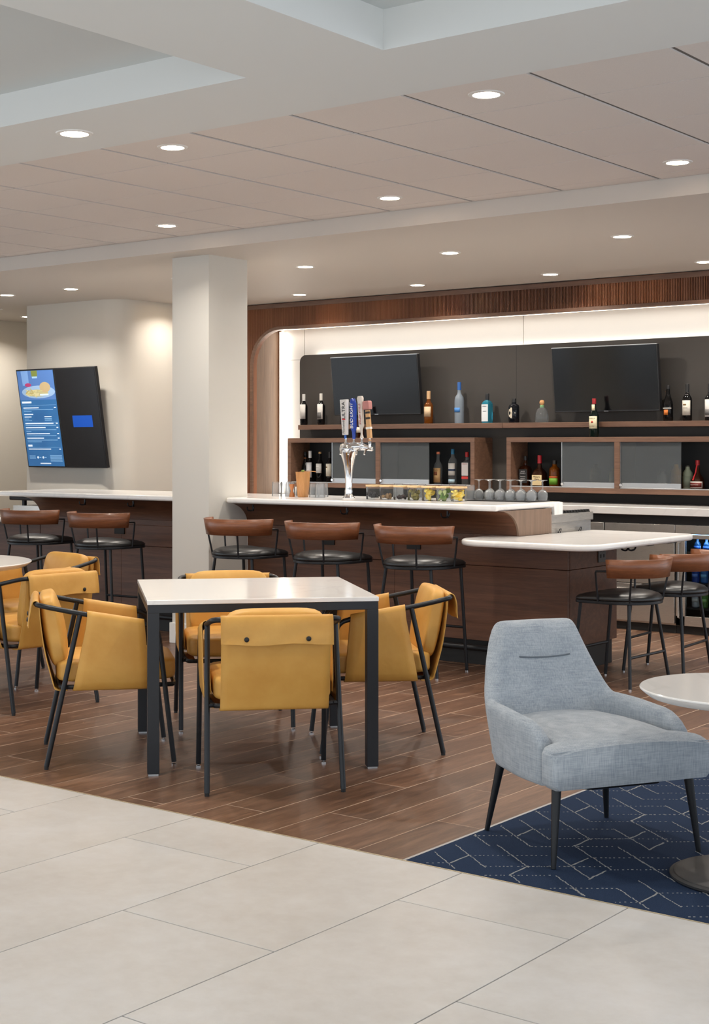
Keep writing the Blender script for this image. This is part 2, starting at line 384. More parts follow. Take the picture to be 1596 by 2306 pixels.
# raised edge of the opening and top rail
ed = MB(); inn = [(XO, .97)] + arc(XO + RA, ZO - RA, RA, 180, 90, 16) + [(-2.3, ZO)]; out = [(XO - .028, .97)] + arc(XO + RA, ZO - RA, RA + .028, 180, 90, 16) + [(-2.3, ZO + .028)]
ed.prism(inn + out[::-1], 11.030, 11.052, 'y'); ed.build('opening_edge', M_SHELFWOOD, sw)
box('top_rail', M_SHELFWOOD, -9.95, -2.3, 11.030, 11.05, 2.775, 2.812, sw)
box('side_panel', M_REVEAL, -9.47, XO - .005, 11.10, 11.455, .9, 2.62, sw)
box('head_board', M_SHELFWOOD, XO - .005, -2.2, 11.10, 11.455, 2.60, 2.64, sw)
box('corner_bead', M_SHELFWOOD, XO - .006, XO + .02, 11.435, 11.455, .97, 2.60, sw)
# ---- column
cl = struct(box('column', P_COL, -7.54, -7.18, 7.945, 8.37, 0, 2.825)); cl.name = 'wall_column'
struct(MB().box(-7.556, -7.164, 7.929, 8.37, 0, .15).build('baseboard_column', P_TRIM, bevel=.004))
# ceiling vent by the left wall
t = thing('ceiling_vent', 'pale slotted air vent set in the soffit beside far cream wall', 'vent', (-12.0, 9.72, 2.82))
box('frame', P_TRIM, -.35, .35, -.09, .09, -.008, .004, t)
for k in range(4): box('slot', M_DARK, -.32, .32, -.07 + k * .04, -.05 + k * .04, -.011, -.007, t)

# ---- downlights (the lamp and its light are one thing)
def downlight(x, y, z, label, group, watts=DOWN_W, col=WARM):
    t = thing('downlight', label, 'light', (x, y, z), 0, group)
    MB().lathe([(.058, -.001), (.058, -.005), (.075, -.004), (.078, 0), (.058, -.001)], 28).build('trim_ring', M_RING, t, smooth=True)
    MB().lathe([(.0, -.0035), (.058, -.0035)], 28).build('lens', M_EMW, t)
    la = bpy.data.lights.new('lamp', 'AREA'); la.shape = 'DISK'; la.size = .11; la.energy = watts; la.color = col; la.spread = radians(140)
    lo = bpy.data.objects.new('lamp', la); COL.objects.link(lo); lo.parent = t; lo.location = (0, 0, -.012)
downlight(-4.56, 4.22, 2.74, 'round downlight in white bulkhead before the square table', 'bulkhead downlights')
for x, y, w in ((-7.9, 4.22, 'toward the far end past the round table'), (-1.2, 4.22, 'beyond the navy rug'), (-3.1, 1.9, 'on the cross beam over stone tiles'), (-3.1, -.2, 'where the cross beam meets the lobby'), (-5.6, -.6, 'over the lobby stone tiles'), (-.4, -.6, 'over the lobby beyond the rug')): downlight(x, y, 2.74, 'added unseen fill downlight in white bulkhead ' + w, 'bulkhead downlights', 8.)  # unseen lamps added to brighten the stone floor and bounce onto ceilings
for x, y, w in ((-5.09, 5.365, 'above the square white table'), (-3.285, 5.375, 'above the grey armchair'), (-6.93, 7.25, 'by the fascia before the column'), (-5.11, 7.265, 'by the fascia before the beer tower'), (-3.286, 7.28, 'by the fascia over the low stools'), (-6.92, 5.365, 'above the round dining table')): downlight(x, y, 2.93, 'round downlight in square ceiling tiles ' + w, 'downlights in the tile grid')
for x, w in ((-10.551, 'before the food menu screens'), (-9.699, 'over the far end of left bar'), (-8.39, 'behind the white column'), (-7.077, 'over the tumblers by the column'), (-5.761, 'over the garnish jars'), (-4.42, 'over the rounded low counter'), (-3.1, 'past the end of low counter')): downlight(x, 8.935, 2.825, 'round downlight in bar soffit ' + w, 'soffit lights over the counter')
for x, w in ((-8.423, 'before the arched timber corner'), (-7.133, 'between the two televisions, nearer the arch'), (-5.848, 'before the television with whiskey bottle below'), (-4.545, 'over the glass-door cooler'), (-3.25, 'beyond the glass-door cooler')): downlight(x, 10.55, 2.825, 'round downlight near slatted timber ' + w, 'soffit lights near the timber')
downlight(-12.152, 10.572, 2.825, 'lone round downlight near far cream wall', None)
downlight(-9.60, 10.32, 2.825, 'round downlight washing the curved white wall corner', None, 6.5)
# ---- LED strips round the bar-back recess
def led(name, x0, x1, y0, y1, z0, z1, parent=None): return box(name, M_LED, x0, x1, y0, y1, z0, z1, parent)
def arealight(loc, sx, sy, energy, rot, col=(1, .93, .82)):
    la = bpy.data.lights.new('led_light', 'AREA'); la.shape = 'RECTANGLE'; la.size = sx; la.size_y = sy; la.energy = energy; la.color = col; la.spread = radians(170)
    o = bpy.data.objects.new('led_light', la); COL.objects.link(o); o.location = loc; o.rotation_euler = rot; return o
def loft(mb, poly, prof, n=None, M=None, cx=0, cy=0):
    """poly: unit cross-section; prof: (half_x, half_y, z, roundness 0..1)"""
    k = len(poly); vs = []
    for hx, hy, z, rd in prof:
        for (px, py) in poly:
            a = math.atan2(py, px); q = (px * (1 - rd) + cos(a) * rd, py * (1 - rd) + sin(a) * rd); vs.append((cx + q[0] * hx, cy + q[1] * hy, z))
    fs = [(i * k + j, i * k + (j + 1) % k, (i + 1) * k + (j + 1) % k, (i + 1) * k + j) for i in range(len(prof) - 1) for j in range(k)]
    fs += [tuple(range(k))[::-1], tuple(range((len(prof) - 1) * k, len(prof) * k))]
    mb.add(vs, fs, M); return mb
SQ = rrect(-1, 1, -1, 1, .25, 4)
def led_thing(label, x0, x1, y0, y1, z0, z1, energy, rot, sx, sy):
    t = thing('led_strip', label, 'light', ((x0 + x1) / 2, (y0 + y1) / 2, z0))
    hx, hy = (x1 - x0) / 2, (y1 - y0) / 2
    MB().box(-hx, hx, -hy, hy, 0, z1 - z0).build('diffuser', M_LED, t)
    la = bpy.data.lights.new('led_light', 'AREA'); la.shape = 'RECTANGLE'; la.size = sx; la.size_y = sy; la.energy = energy; la.color = (1, .955, .89); la.spread = radians(170)
    o = bpy.data.objects.new('led_light', la); COL.objects.link(o); o.parent = t; o.rotation_euler = rot
    d = Vector((0, 0, -1)); d.rotate(o.rotation_euler); o.location = Vector((0, 0, (z1 - z0) / 2)) + d * (max(hy, 0) + .012 if abs(d.y) > .5 else (hx + .012 if abs(d.x) > .5 else (z1 - z0) / 2 + .006))
    return t
led_thing('long glowing strip along the head of bar recess', -9.38, -2.6, 11.30, 11.33, 2.585, 2.598, 6, (0, 0, 0), 6.7, .03)
led_thing('upright glowing strip in the left edge of bar recess', -9.378, -9.345, 11.425, 11.452, .98, 2.58, 4, (0, -pi / 2, 0), 1.55, .02)

# ================================================================== BAR BACK
# charcoal board standing proud of the white wall
r_ = .07; pn = [(-9.09, .97), (-2.6, .97), (-2.6, 2.335)] + arc(-9.09 + r_, 2.335 - r_, r_, 90, 180, 8)
t = thing('back_board', 'charcoal backing board with rounded corner behind the bar shelves', 'panel', (0, 11.40, 0))
MB().prism(pn, -.012, .014, 'y').build('board', M_PANEL, t)
MB().prism([(-8.95, 1.0), (-2.7, 1.0), (-2.7, 2.25), (-8.95, 2.25)], .014, .053, 'y').build('batten', M_DARK, t)
box('board_joint', M_DARK, -6.653, -6.650, -.0125, -.011, 1.66, 2.33, t)
led_thing('thin glowing strip hidden behind top of charcoal board', -8.95, -2.7, 11.425, 11.44, 2.285, 2.295, 5, (pi, 0, 0), 6.2, .015)
# floating shelves
for i, (x0, x1, lb) in enumerate(((-8.97, -6.69, 'walnut floating shelf holding two wine bottles with white foils'), (-6.688, -3.4, 'walnut floating shelf holding the green-necked round bottle'))):
    t = thing('wall_shelf', lb, 'shelf', ((x0 + x1) / 2, 11.388, 1.603), 0, None); h = (x1 - x0) / 2
    box('board', M_SHELFWOOD, -h, h, -.178, 0, 0, .045, t, bevel=.002)
# display cabinets with sliding reeded glass
def cabinet(x0, x1, xd, label, doors):
    z0, z1, y0 = 1.055, 1.52, 11.085; t = thing('display_cabinet', label, 'cabinet', ((x0 + x1) / 2, 11.388, z0)); c = (x0 + x1) / 2
    T = .042; d = y0 - 11.388; h = z1 - z0
    def bx(n, a, b, ya, yb, za, zb, m): return box(n, m, a - c, b - c, ya, yb, za, zb, t, bevel=.0015)
    bx('top_board', x0, x1, d, 0, h - T, h, M_SHELFWOOD); bx('bottom_board', x0, x1, d, 0, 0, T, M_SHELFWOOD)
    bx('side_board', x0, x0 + T, d, 0, T, h - T, M_SHELFWOOD); bx('side_board', x1 - T, x1, d, 0, T, h - T, M_SHELFWOOD)
    bx('divider', xd - .024, xd + .024, d, 0, T, h - T, M_SHELFWOOD)
    bx('back_panel', x0 + T, x1 - T, -.012, 0, T, h - T, M_DARK)
    bx('track', x0 + T, x1 - T, d + .006, d + .034, T, T + .008, M_ALU)
    for (a, b, kn) in doors:
        g = bx('glass_door', a, b, d + .014, d + .022, T + .045, h - T, M_FROST)
        q = MB().box(a - c, b - c, d + .010, d + .026, T + .008, T + .047).build('rail', M_ALU, g, bevel=.001)
        if kn:
            xk = (a if kn < 0 else b) - c; MB().lathe([(0, 0), (.014, 0), (.016, .008), (.012, .016), (0, .016)], 14, M=Matrix.Translation((xk - kn * .012, d + .008, T + .03)) @ Matrix.Rotation(pi / 2, 4, 'X')).build('knob', M_CHROME, g, smooth=True)
        MB().box((a if kn < 0 else b) - c - .003, (a if kn < 0 else b) - c + .003, d + .012, d + .024, T + .04, h - T).build('edge_strip', M_ALU, g)
    return t
cabinet(-9.0, -6.895, -7.935, 'walnut display cabinet with wine bottles at its end and reeded glass', [(-8.47, -7.96, -1), (-7.91, -7.38, -1)])
cabinet(-6.572, -4.46, -5.532, 'walnut display cabinet holding whiskey bottles beside grey reeded glass', [(-6.044, -5.556, -1), (-5.508, -4.981, -1)])
# televisions, tilted forward
def tv(x, z, w, h, yb, yt, label, power=True):
    t = thing('television', label, 'television', (x, yb, z)); a = math.atan2(yb - yt, h); M = Matrix.Rotation(a, 4, 'X')
    box('body', M_BEZEL, -w / 2, w / 2, -.012, .035, 0, h, t, bevel=.003, M=M)
    s = box('screen', M_SCREEN, -w / 2 + .008, w / 2 - .008, -.0135, -.0115, .014, h - .008, t, M=M)
    box('top_strip', M_ALU, -w / 2, w / 2, -.013, .02, h - .004, h + .001, t, M=M)
    box('wall_mount', M_DARK, -.16, .16, .03, 11.388 - yb, h * .3, h * .68, t)
    if power: box('logo_plate', M_ALU, -.02, .02, -.0145, -.012, .003, .009, t, M=M)
tv(-8.07, 1.737, .99, .552, 11.27, 11.205, 'switched-off black television above the beer tap handles')
tv(-5.715, 1.733, .965, .55, 11.27, 11.205, 'switched-off black television behind the tall whiskey bottle')

# ---- bottles
def glassmat(n, c, tr=0., rough=.06, ior=1.3): return mat('bottle_' + n, c, rough, trans=tr, ior=ior, spec=.6)
G_WINE = glassmat('wine', (14, 14, 15)); G_GREEN = glassmat('dark_green', (16, 26, 22)); G_CLEAR = thinglass('bottle_clear', (232, 237, 239), .05, .2, .08); G_AMBER = glassmat('amber', (150, 82, 22), .55); G_BROWN = glassmat('brown', (58, 26, 12), .3)
G_BLUE = glassmat('aqua_blue', (64, 170, 200), .6); G_FROST = glassmat('frosted', (176, 190, 204), .55, .3); G_NAVY = glassmat('black_blue', (16, 18, 24))
def flat(c, r=.6): return mat('paper_%d_%d_%d' % c, c, r)
def label_patch(b, t, r, z0, z1, c, a0=-62, a1=62, n=10, name='paper_label', off=.0012):
    rows = []
    for z in (z0, z1): rows.append([((r + off) * sin(radians(a0 + (a1 - a0) * i / n)), -(r + off) * cos(radians(a0 + (a1 - a0) * i / n)), z) for i in range(n + 1)])
    return MB().grid(rows).build(name, flat(c), t, smooth='all', solid=.0006)
def bottle(label, x, y, z, prof, gm, cap, labels=(), sq=None, txt=(), group=None, rz=0., capm=None, level=None):
    t = thing('bottle', label, 'bottle', (x, y, z), rz, group)
    if sq: loft(MB(), SQ, [(r * (sq if rd < .5 else 1) * (1 if rd < .5 else 1), r, zz, rd) for r, zz, rd in prof]).build('glass_body', gm, t, smooth=True)
    else: MB().lathe(prof, 20).build('glass_body', gm, t, smooth=True, angle=50)
    r, z0, z1, c = cap; MB().lathe([(r, z0), (r, z1 - .004), (r * .9, z1), (0, z1)], 16).build('cap', capm or flat(c, .4), t, smooth=True)
    for l in labels:
        if sq: box('paper_label', flat(l[3]), -l[0] * sq * .92, l[0] * sq * .92, -l[0] - .0012, -l[0] + .001, l[1], l[2], t)
        else: label_patch(None, t, *l)
    for b, s, zz, c, rr in txt: text(b, s, flat(c), t, (0, -rr - .003, zz), name='lettering')
    return t
def wine(h=.30, r=.037): return [(r * .9, 0), (r, .006), (r, h * .58), (r * .93, h * .63), (r * .6, h * .70), (.0145, h * .76), (.0135, h * .97), (.0135, h * .985)]
def burg(h=.29, r=.04): return [(r * .9, 0), (r, .006), (r, h * .46), (r * .9, h * .54), (r * .6, h * .66), (.016, h * .78), (.0135, h * .97)]
SZ, CZ = 1.648, 1.097
gA, gB, gC = 'bottles on the upper shelf', 'bottles in the left cabinet', 'bottles in the right cabinet'
bottle('slim wine bottle with silver foil and plain pale label, shelf end', -8.957, 11.285, SZ, wine(), G_WINE, (.0155, .235, .302, (196, 194, 190)), [(.037, .06, .20, (206, 203, 198))], group=gA)
o = bottle('wine bottle with silver foil and portrait label, beside television', -8.745, 11.285, SZ, wine(), G_WINE, (.0155, .235, .303, (202, 198, 190)), [(.037, .055, .20, (214, 210, 204)), (.0375, .06, .12, (92, 90, 88), -40, 34)], group=gA)
bottle('reddish liquor bottle standing on cabinet behind the tap handles', -8.171, 11.14, 1.520, wine(.27, .036), G_BROWN, (.016, .225, .272, (120, 30, 28)), [(.036, .05, .10, (206, 196, 180))], group=gA)
bottle('amber whiskey bottle with cream label and tan neck seal', -7.507, 11.285, SZ, [(.038, 0), (.041, .006), (.041, .165), (.036, .18), (.018, .205), (.0155, .28)], G_AMBER, (.018, .225, .298, (198, 160, 118)), [(.041, .065, .155, (216, 188, 152))], group=gA)
t = bottle('tall frosted vodka bottle with blue cap', -7.178, 11.285, SZ, [(.041, 0), (.042, .006), (.043, .20), (.038, .235), (.02, .262), (.0155, .285), (.0155, .36)], G_FROST, (.0175, .30, .37, (34, 84, 152)), [(.0435, .10, .14, (70, 130, 196), -50, 40)], group=gA)
t = bottle('square pale-blue gin bottle with black cap and white arched label', -6.886, 11.285, SZ, [(.043, 0, 0), (.044, .005, 0), (.044, .17, 0), (.036, .19, .3), (.016, .205, 1), (.015, .23, 1)], G_BLUE, (.017, .205, .262, (28, 30, 34)), [(.044, .015, .165, (222, 226, 228))], .8, [('BOMBAY', .010, .148, (60, 66, 90), .044), ('SAPPHIRE', .0085, .105, (60, 66, 90), .044)], gA)
t = bottle('stout black apothecary bottle with cream diamond label', -6.615, 11.285, SZ, [(.044, 0), (.047, .006), (.047, .135), (.042, .155), (.02, .168), (.0185, .19)], G_NAVY, (.0195, .178, .212, (24, 24, 26)), group=gA)
M_ = MB(); dz = [(-.040, .085), (-.028, .115), (0, .135), (.038, .085), (0, .038), (-.028, .055)]
M_.add([(.0486 * sin(a / .0486), -.0486 * cos(a / .0486), z) for a, z in dz] + [(0, -.0492, .085)], [(i, (i + 1) % 6, 6) for i in range(6)]); M_.build('paper_label', flat((216, 206, 186)), t, solid=.0008); text("HENDRICK'S", .0085, flat((70, 62, 54)), t, (-.002, -.0515, .085))
t = bottle('squat round clear tequila bottle with green neck band and round cork', -6.338, 11.285, SZ, [(.05, 0), (.057, .008), (.057, .05), (.053, .085), (.04, .115), (.02, .128), (.017, .15)], G_CLEAR, (.0185, .128, .15, (122, 176, 118)), group=gA)
MB().lathe([(0, .148), (.012, .15), (.021, .165), (.022, .175), (.017, .19), (0, .196)], 18).build('cork', flat((206, 156, 104)), t, smooth=True)
bottle('dark sloping wine bottle with orange crest label', -5.175, 11.285, SZ, burg(), G_WINE, (.0145, .235, .292, (28, 27, 28)), [(.0402, .10, .108, (206, 202, 196)), (.0402, .05, .092, (206, 116, 44), -32, 22), (.0405, .237, .243, (196, 84, 40), -5, -4)], group=gA)
t = bottle('dark wine bottle with white duck label on the shelf', -5.01, 11.285, SZ, wine(.296, .038), G_WINE, (.0155, .23, .298, (26, 26, 27)), [(.038, .045, .165, (224, 218, 204))], txt=[('DECOY', .012, .105, (150, 142, 130), .038)], group=gA)
label_patch(None, t, .0386, .125, .137, (120, 92, 50), -32, 10)
bottle('wine bottle with white landscape label beside the duck label bottle', -4.819, 11.285, SZ, wine(.294, .038), G_WINE, (.0155, .225, .295, (28, 28, 30)), [(.038, .03, .17, (220, 218, 214)), (.0386, .045, .09, (110, 108, 106), -50, 30)], group=gA)
t = bottle('green whiskey bottle with red cap standing on right cabinet', -5.763, 11.135, 1.520, [(.037, 0), (.040, .006), (.040, .16), (.037, .185), (.02, .225), (.015, .25), (.0145, .30)], G_GREEN, (.0165, .275, .32, (150, 28, 34)), [(.040, .07, .172, (226, 216, 180)), (.0205, .215, .27, (226, 212, 176), -40, 40)], txt=[('JAMESON', .015, .155, (40, 52, 44), .040), ('IRISH WHISKEY', .0065, .088, (120, 104, 70), .040)])
label_patch(None, t, .0405, .115, .135, (166, 60, 44), -12, 14)
# inside the left cabinet
bottle('shadowed dark wine bottle at the cabinet end with orange neck ring', -8.925, 11.27, CZ, burg(.29, .038), G_WINE, (.0145, .24, .292, (30, 28, 30)), [(.0158, .228, .236, (190, 110, 60))], group=gB)
bottle('wine bottle with white capsule and tall white label in cabinet', -8.845, 11.24, CZ, wine(), G_WINE, (.0155, .235, .302, (224, 222, 220)), [(.037, .045, .19, (220, 220, 222))], group=gB)
bottle('wine bottle with tan cork top and square white label in cabinet', -8.725, 11.24, CZ, wine(.29), G_WINE, (.014, .275, .292, (196, 156, 104)), [(.037, .09, .18, (222, 220, 216))], txt=[('Decoy', .012, .142, (150, 148, 144), .037)], group=gB)
t = bottle('wine bottle with white duck label half behind reeded glass', -8.605, 11.24, CZ, wine(.292), G_WINE, (.0155, .235, .293, (30, 28, 28)), [(.037, .06, .18, (226, 220, 204))], group=gB)
label_patch(None, t, .0376, .14, .152, (120, 92, 50), -45, -5)
bottle('clear vodka bottle with brown paper label and copper stopper', -7.378, 11.245, CZ, [(.039, 0), (.042, .006), (.042, .15), (.036, .185), (.02, .205), (.0145, .225), (.0145, .28)], G_CLEAR, (.0175, .275, .296, (196, 112, 80)), [(.042, .02, .15, (212, 172, 120)), (.0426, .085, .118, (120, 66, 38), -30, 22)], txt=[("Tito's", .020, .132, (130, 84, 50), .042)], group=gB)
bottle('clear rum bottle with teal cap and white shield label', -7.221, 11.245, CZ, [(.038, 0), (.040, .006), (.040, .20), (.034, .225), (.0165, .25), (.0145, .31)], G_CLEAR, (.0165, .275, .322, (34, 108, 146)), [(.040, .085, .195, (216, 214, 208)), (.0406, .125, .143, (40, 56, 84)), (.040, .02, .05, (172, 200, 214))], group=gB)
bottle('square clear gin bottle with red cap and white label', -7.071, 11.245, CZ, [(.036, 0, 0), (.038, .005, 0), (.038, .19, 0), (.03, .21, .4), (.0155, .225, 1), (.0145, .29, 1)], G_CLEAR, (.0165, .25, .296, (170, 28, 30)), [(.038, .085, .20, (226, 220, 218)), (.0384, .055, .078, (206, 60, 54))], .95, [('BEEFEATER', .0095, .188, (190, 50, 46), .038)], gB)
# inside the right cabinet
bottle('square dark whiskey bottle with black and white label', -6.475, 11.24, CZ, [(.041, 0, 0), (.043, .005, 0), (.043, .15, 0), (.036, .17, .3), (.016, .182, 1), (.017, .20, 1), (.013, .215, 1), (.0125, .262, 1)], G_BROWN, (.015, .225, .262, (30, 30, 32)), [(.043, .03, .148, (44, 44, 46))], 1., [("JACK", .018, .128, (214, 212, 210), .043), ("DANIEL'S", .013, .112, (214, 212, 210), .043), ('Tennessee', .012, .085, (214, 212, 210), .043), ('WHISKEY', .011, .066, (214, 212, 210), .043)], gC)
bottle('square bourbon bottle with dripping red wax top and cream label', -6.335, 11.24, CZ, [(.043, 0, 0), (.048, .005, 0), (.050, .11, 0), (.044, .135, .4), (.022, .16, 1), (.0165, .20, 1), (.016, .26, 1)], G_BROWN, (.019, .2, .268, (172, 28, 40)), [(.0505, .012, .10, (222, 200, 152))], 1., [("Maker's", .020, .084, (70, 46, 30), .0505), ('Mark', .020, .064, (70, 46, 30), .0505)], gC)
bottle('small amber bourbon bottle with green label beside the glass door', -6.19, 11.24, CZ, [(.043, 0), (.046, .006), (.046, .14), (.042, .16), (.022, .175), (.018, .2)], G_AMBER, (.019, .188, .226, (32, 28, 26)), [(.046, .02, .075, (106, 160, 44)), (.0465, .075, .09, (196, 92, 30))], group=gC)
t = bottle('round dark liqueur bottle with red ribbon and framed label', -4.905, 11.245, CZ, [(.05, 0), (.058, .01), (.057, .06), (.045, .095), (.024, .125), (.016, .15), (.015, .22)], G_BROWN, (.0175, .195, .235, (150, 26, 32)), [(.0585, .012, .065, (224, 218, 210)), (.0592, .02, .057, (112, 40, 34), -55, 55)], txt=[('Grand Marnier', .011, .04, (232, 226, 218), .0595)], group=gC)
MB().tube([(.004, -.018, .205), (-.002, -.020, .17), (-.004, -.03, .135), (-.012, -.045, .10), (-.016, -.055, .075)], .006, 6).build('ribbon', flat((196, 34, 40)), t, smooth=True)
for x, c, h, lb in ((-5.82, (196, 186, 150), .2, 'blurred pale bottle behind reeded glass left of the divider'), (-5.65, (206, 190, 96), .17, 'blurred yellowish bottle behind reeded glass by the divider'), (-5.22, (206, 200, 190), .15, 'blurred whitish bottle behind the right reeded pane'), (-5.10, (206, 146, 52), .21, 'blurred orange bottle behind the right reeded pane'), (-5.0, (150, 160, 140), .19, 'blurred grey-green bottle at the right reeded pane edge')):
    bottle(lb, x, 11.27, CZ, [(.036, 0), (.04, .006), (.04, h * .7), (.02, h * .85), (.015, h)], glassmat('b%d' % c[0] + str(c[2]), c), (.0165, h * .88, h, (60, 50, 46)), [(.04, .02, h * .55, c)], group=gC)

# ---- back counter and coolers
t = thing('back_counter', 'pale quartz counter running under the bottle cabinets', 'counter', (-6.0, 11.38, .0))
box('worktop', M_QUARTZ, -3.4, 3.0, -.72, 0, .91, .97, t, bevel=.004)
box('shadow_board', M_TOE, -3.38, 3.0, -.66, 0, .84, .91, t)
FY = 10.725
def cooler(x0, x1, kind, label):
    c = (x0 + x1) / 2; h = (x1 - x0) / 2 - .003; t = thing('back_bar_cooler', label, 'refrigerator', (c, FY, 0))
    if kind != 'glass': box('body', M_STEEL, -h, h, .03, .62, .06, .838, t)
    else:
        bb = MB(); bb.box(-h, -h + .03, .03, .62, .06, .838); bb.box(h - .03, h, .03, .62, .06, .838); bb.box(-h, h, .03, .62, .06, .10); bb.box(-h, h, .03, .62, .77, .838); bb.box(-h, h, .59, .62, .06, .838); bb.build('body', M_DARK, t)
    box('top_rail', M_STEEL, -h - .003, h + .003, -.004, .05, .772, .838, t, bevel=.002)
    box('toe_kick', M_TOE, -h - .003, h + .003, .03, .6, .0, .06, t)
    if kind == 'drawer':
        for z0, z1 in ((.075, .368), (.375, .765)):
            d = box('drawer_front', M_STEEL, -h, h, -.004, .03, z0, z1, t, bevel=.003)
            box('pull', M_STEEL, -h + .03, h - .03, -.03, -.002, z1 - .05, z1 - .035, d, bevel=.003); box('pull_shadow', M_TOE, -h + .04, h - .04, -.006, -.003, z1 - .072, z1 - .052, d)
    else:
        d = MB(); d.box(-h, -h + .075, -.004, .03, .065, .765); d.box(h - .05, h, -.004, .03, .065, .765); d.box(-h, h, -.004, .03, .065, .14); d.box(-h, h, -.004, .03, .735, .765)
        d = d.build('door', M_STEEL, t, bevel=.002); MB().box(-h + .07, h - .05, .01, .016, .13, .74).build('pane', M_PANE, d)
        MB().tube([(-h + .035, -.004, .12), (-h + .035, -.035, .13), (-h + .035, -.035, .70), (-h + .035, -.004, .71)], .008, 8).build('handle', M_STEEL, d, smooth=True)
        for z in (.605, .39, .2):
            box('shelf', M_DARK, -h + .03, h - .03, .05, .57, z - .012, z, t); 
        box('shelf_front', M_SHELFWOOD, -h + .05, h - .04, .04, .055, .59, .632, t)
        bx = box('lamp_bar', mat('cooler_led', (190, 225, 255), .5, emit=9., ecol=(150, 205, 255)), -h + .05, h - .05, .06, .075, .756, .764, t)
        la = bpy.data.lights.new('cooler_light', 'AREA'); la.shape = 'RECTANGLE'; la.size = .45; la.size_y = .05; la.energy = 2.4; la.color = (.55, .78, 1.)
        lo = bpy.data.objects.new('cooler_light', la); COL.objects.link(lo); lo.parent = t; lo.location = (0, .09, .75); lo.rotation_euler = (radians(20), 0, 0)
    return t
cooler(-5.99, -5.465, 'drawer', 'stainless under-counter drawer unit beside the drainboard')
cooler(-5.455, -4.862, 'drawer', 'stainless two-drawer refrigerator under the back counter')
cooler(-4.858, -4.13, 'glass', 'glass-door beer cooler glowing blue under back counter')
for k in range(6):
    x = -4.735 + k * .075; t = thing('beer_bottle', 'lit beer bottle with blue cap on top rack of glass-door cooler', 'bottle', (x, FY + .13, .605), 0, 'bottles on the cooler top rack')
    MB().lathe([(.024, 0), (.027, .005), (.027, .075), (.022, .09), (.011, .105), (.010, .125)], 14).build('glass_body', glassmat('beer', (30, 70, 110), .2), t, smooth=True)
    label_patch(None, t, .027, .012, .07, (196, 216, 236), -80, 80); label_patch(None, t, .0275, .045, .07, (40, 90, 170), -70, 70)
    MB().lathe([(.0125, .122), (.0125, .13), (.010, .133), (0, .133)], 12).build('cap', flat((150, 180, 220), .4), t)
cc = [(30, 70, 170), (170, 30, 40), (40, 110, 190), (200, 205, 215), (24, 50, 140), (90, 150, 60)]
for r, (z, nm) in enumerate(((.39, 'middle'), (.2, 'bottom'))):
    for k in range(7):
        c = cc[(k * 2 + r * 3) % 6]; w = {30: 'royal blue', 170: 'red', 40: 'sky blue', 200: 'silver', 24: 'dark blue', 90: 'green'}[c[0]]
        t = thing('drink_can', '%s drink can on %s rack of glass-door cooler' % (w, nm), 'can', (-4.745 + k * .072, FY + .12, z), 0, 'cans in the cooler')
        MB().lathe([(.024, 0), (.031, .008), (.031, .105), (.025, .118), (.023, .118)], 14).build('can_body', flat(c, .3), t, smooth=True)
        label_patch(None, t, .031, .045, .07, tuple(min(255, q + 90) for q in c), -50, 50)
# stainless drainboard unit behind the bar end
t = thing('drainboard_unit', 'stainless underbar drainboard with black grille behind the bar end', 'sink unit', (-5.2, 9.115, 0))
box('cabinet_body', M_STEEL, -.55, .30, -.30, .30, .0, .93, t); box('apron', M_STEEL, -.56, .315, -.31, .31, .93, .985, t, bevel=.002); box('grille', M_TOE, -.54, .30, -.29, .29, .985, .992, t)
for k in range(14): box('grille_bar', M_TOE, .285, .305, -.28 + k * .041, -.262 + k * .041, .99, 1.004, t)
for y in (-.17, .12):
    MB().tube([(.302, y - .02, .84), (.32, y - .008, .885), (.32, y + .008, .885), (.302, y + .02, .84)], .003, 6).build('bottle_hook', M_BLK, t)

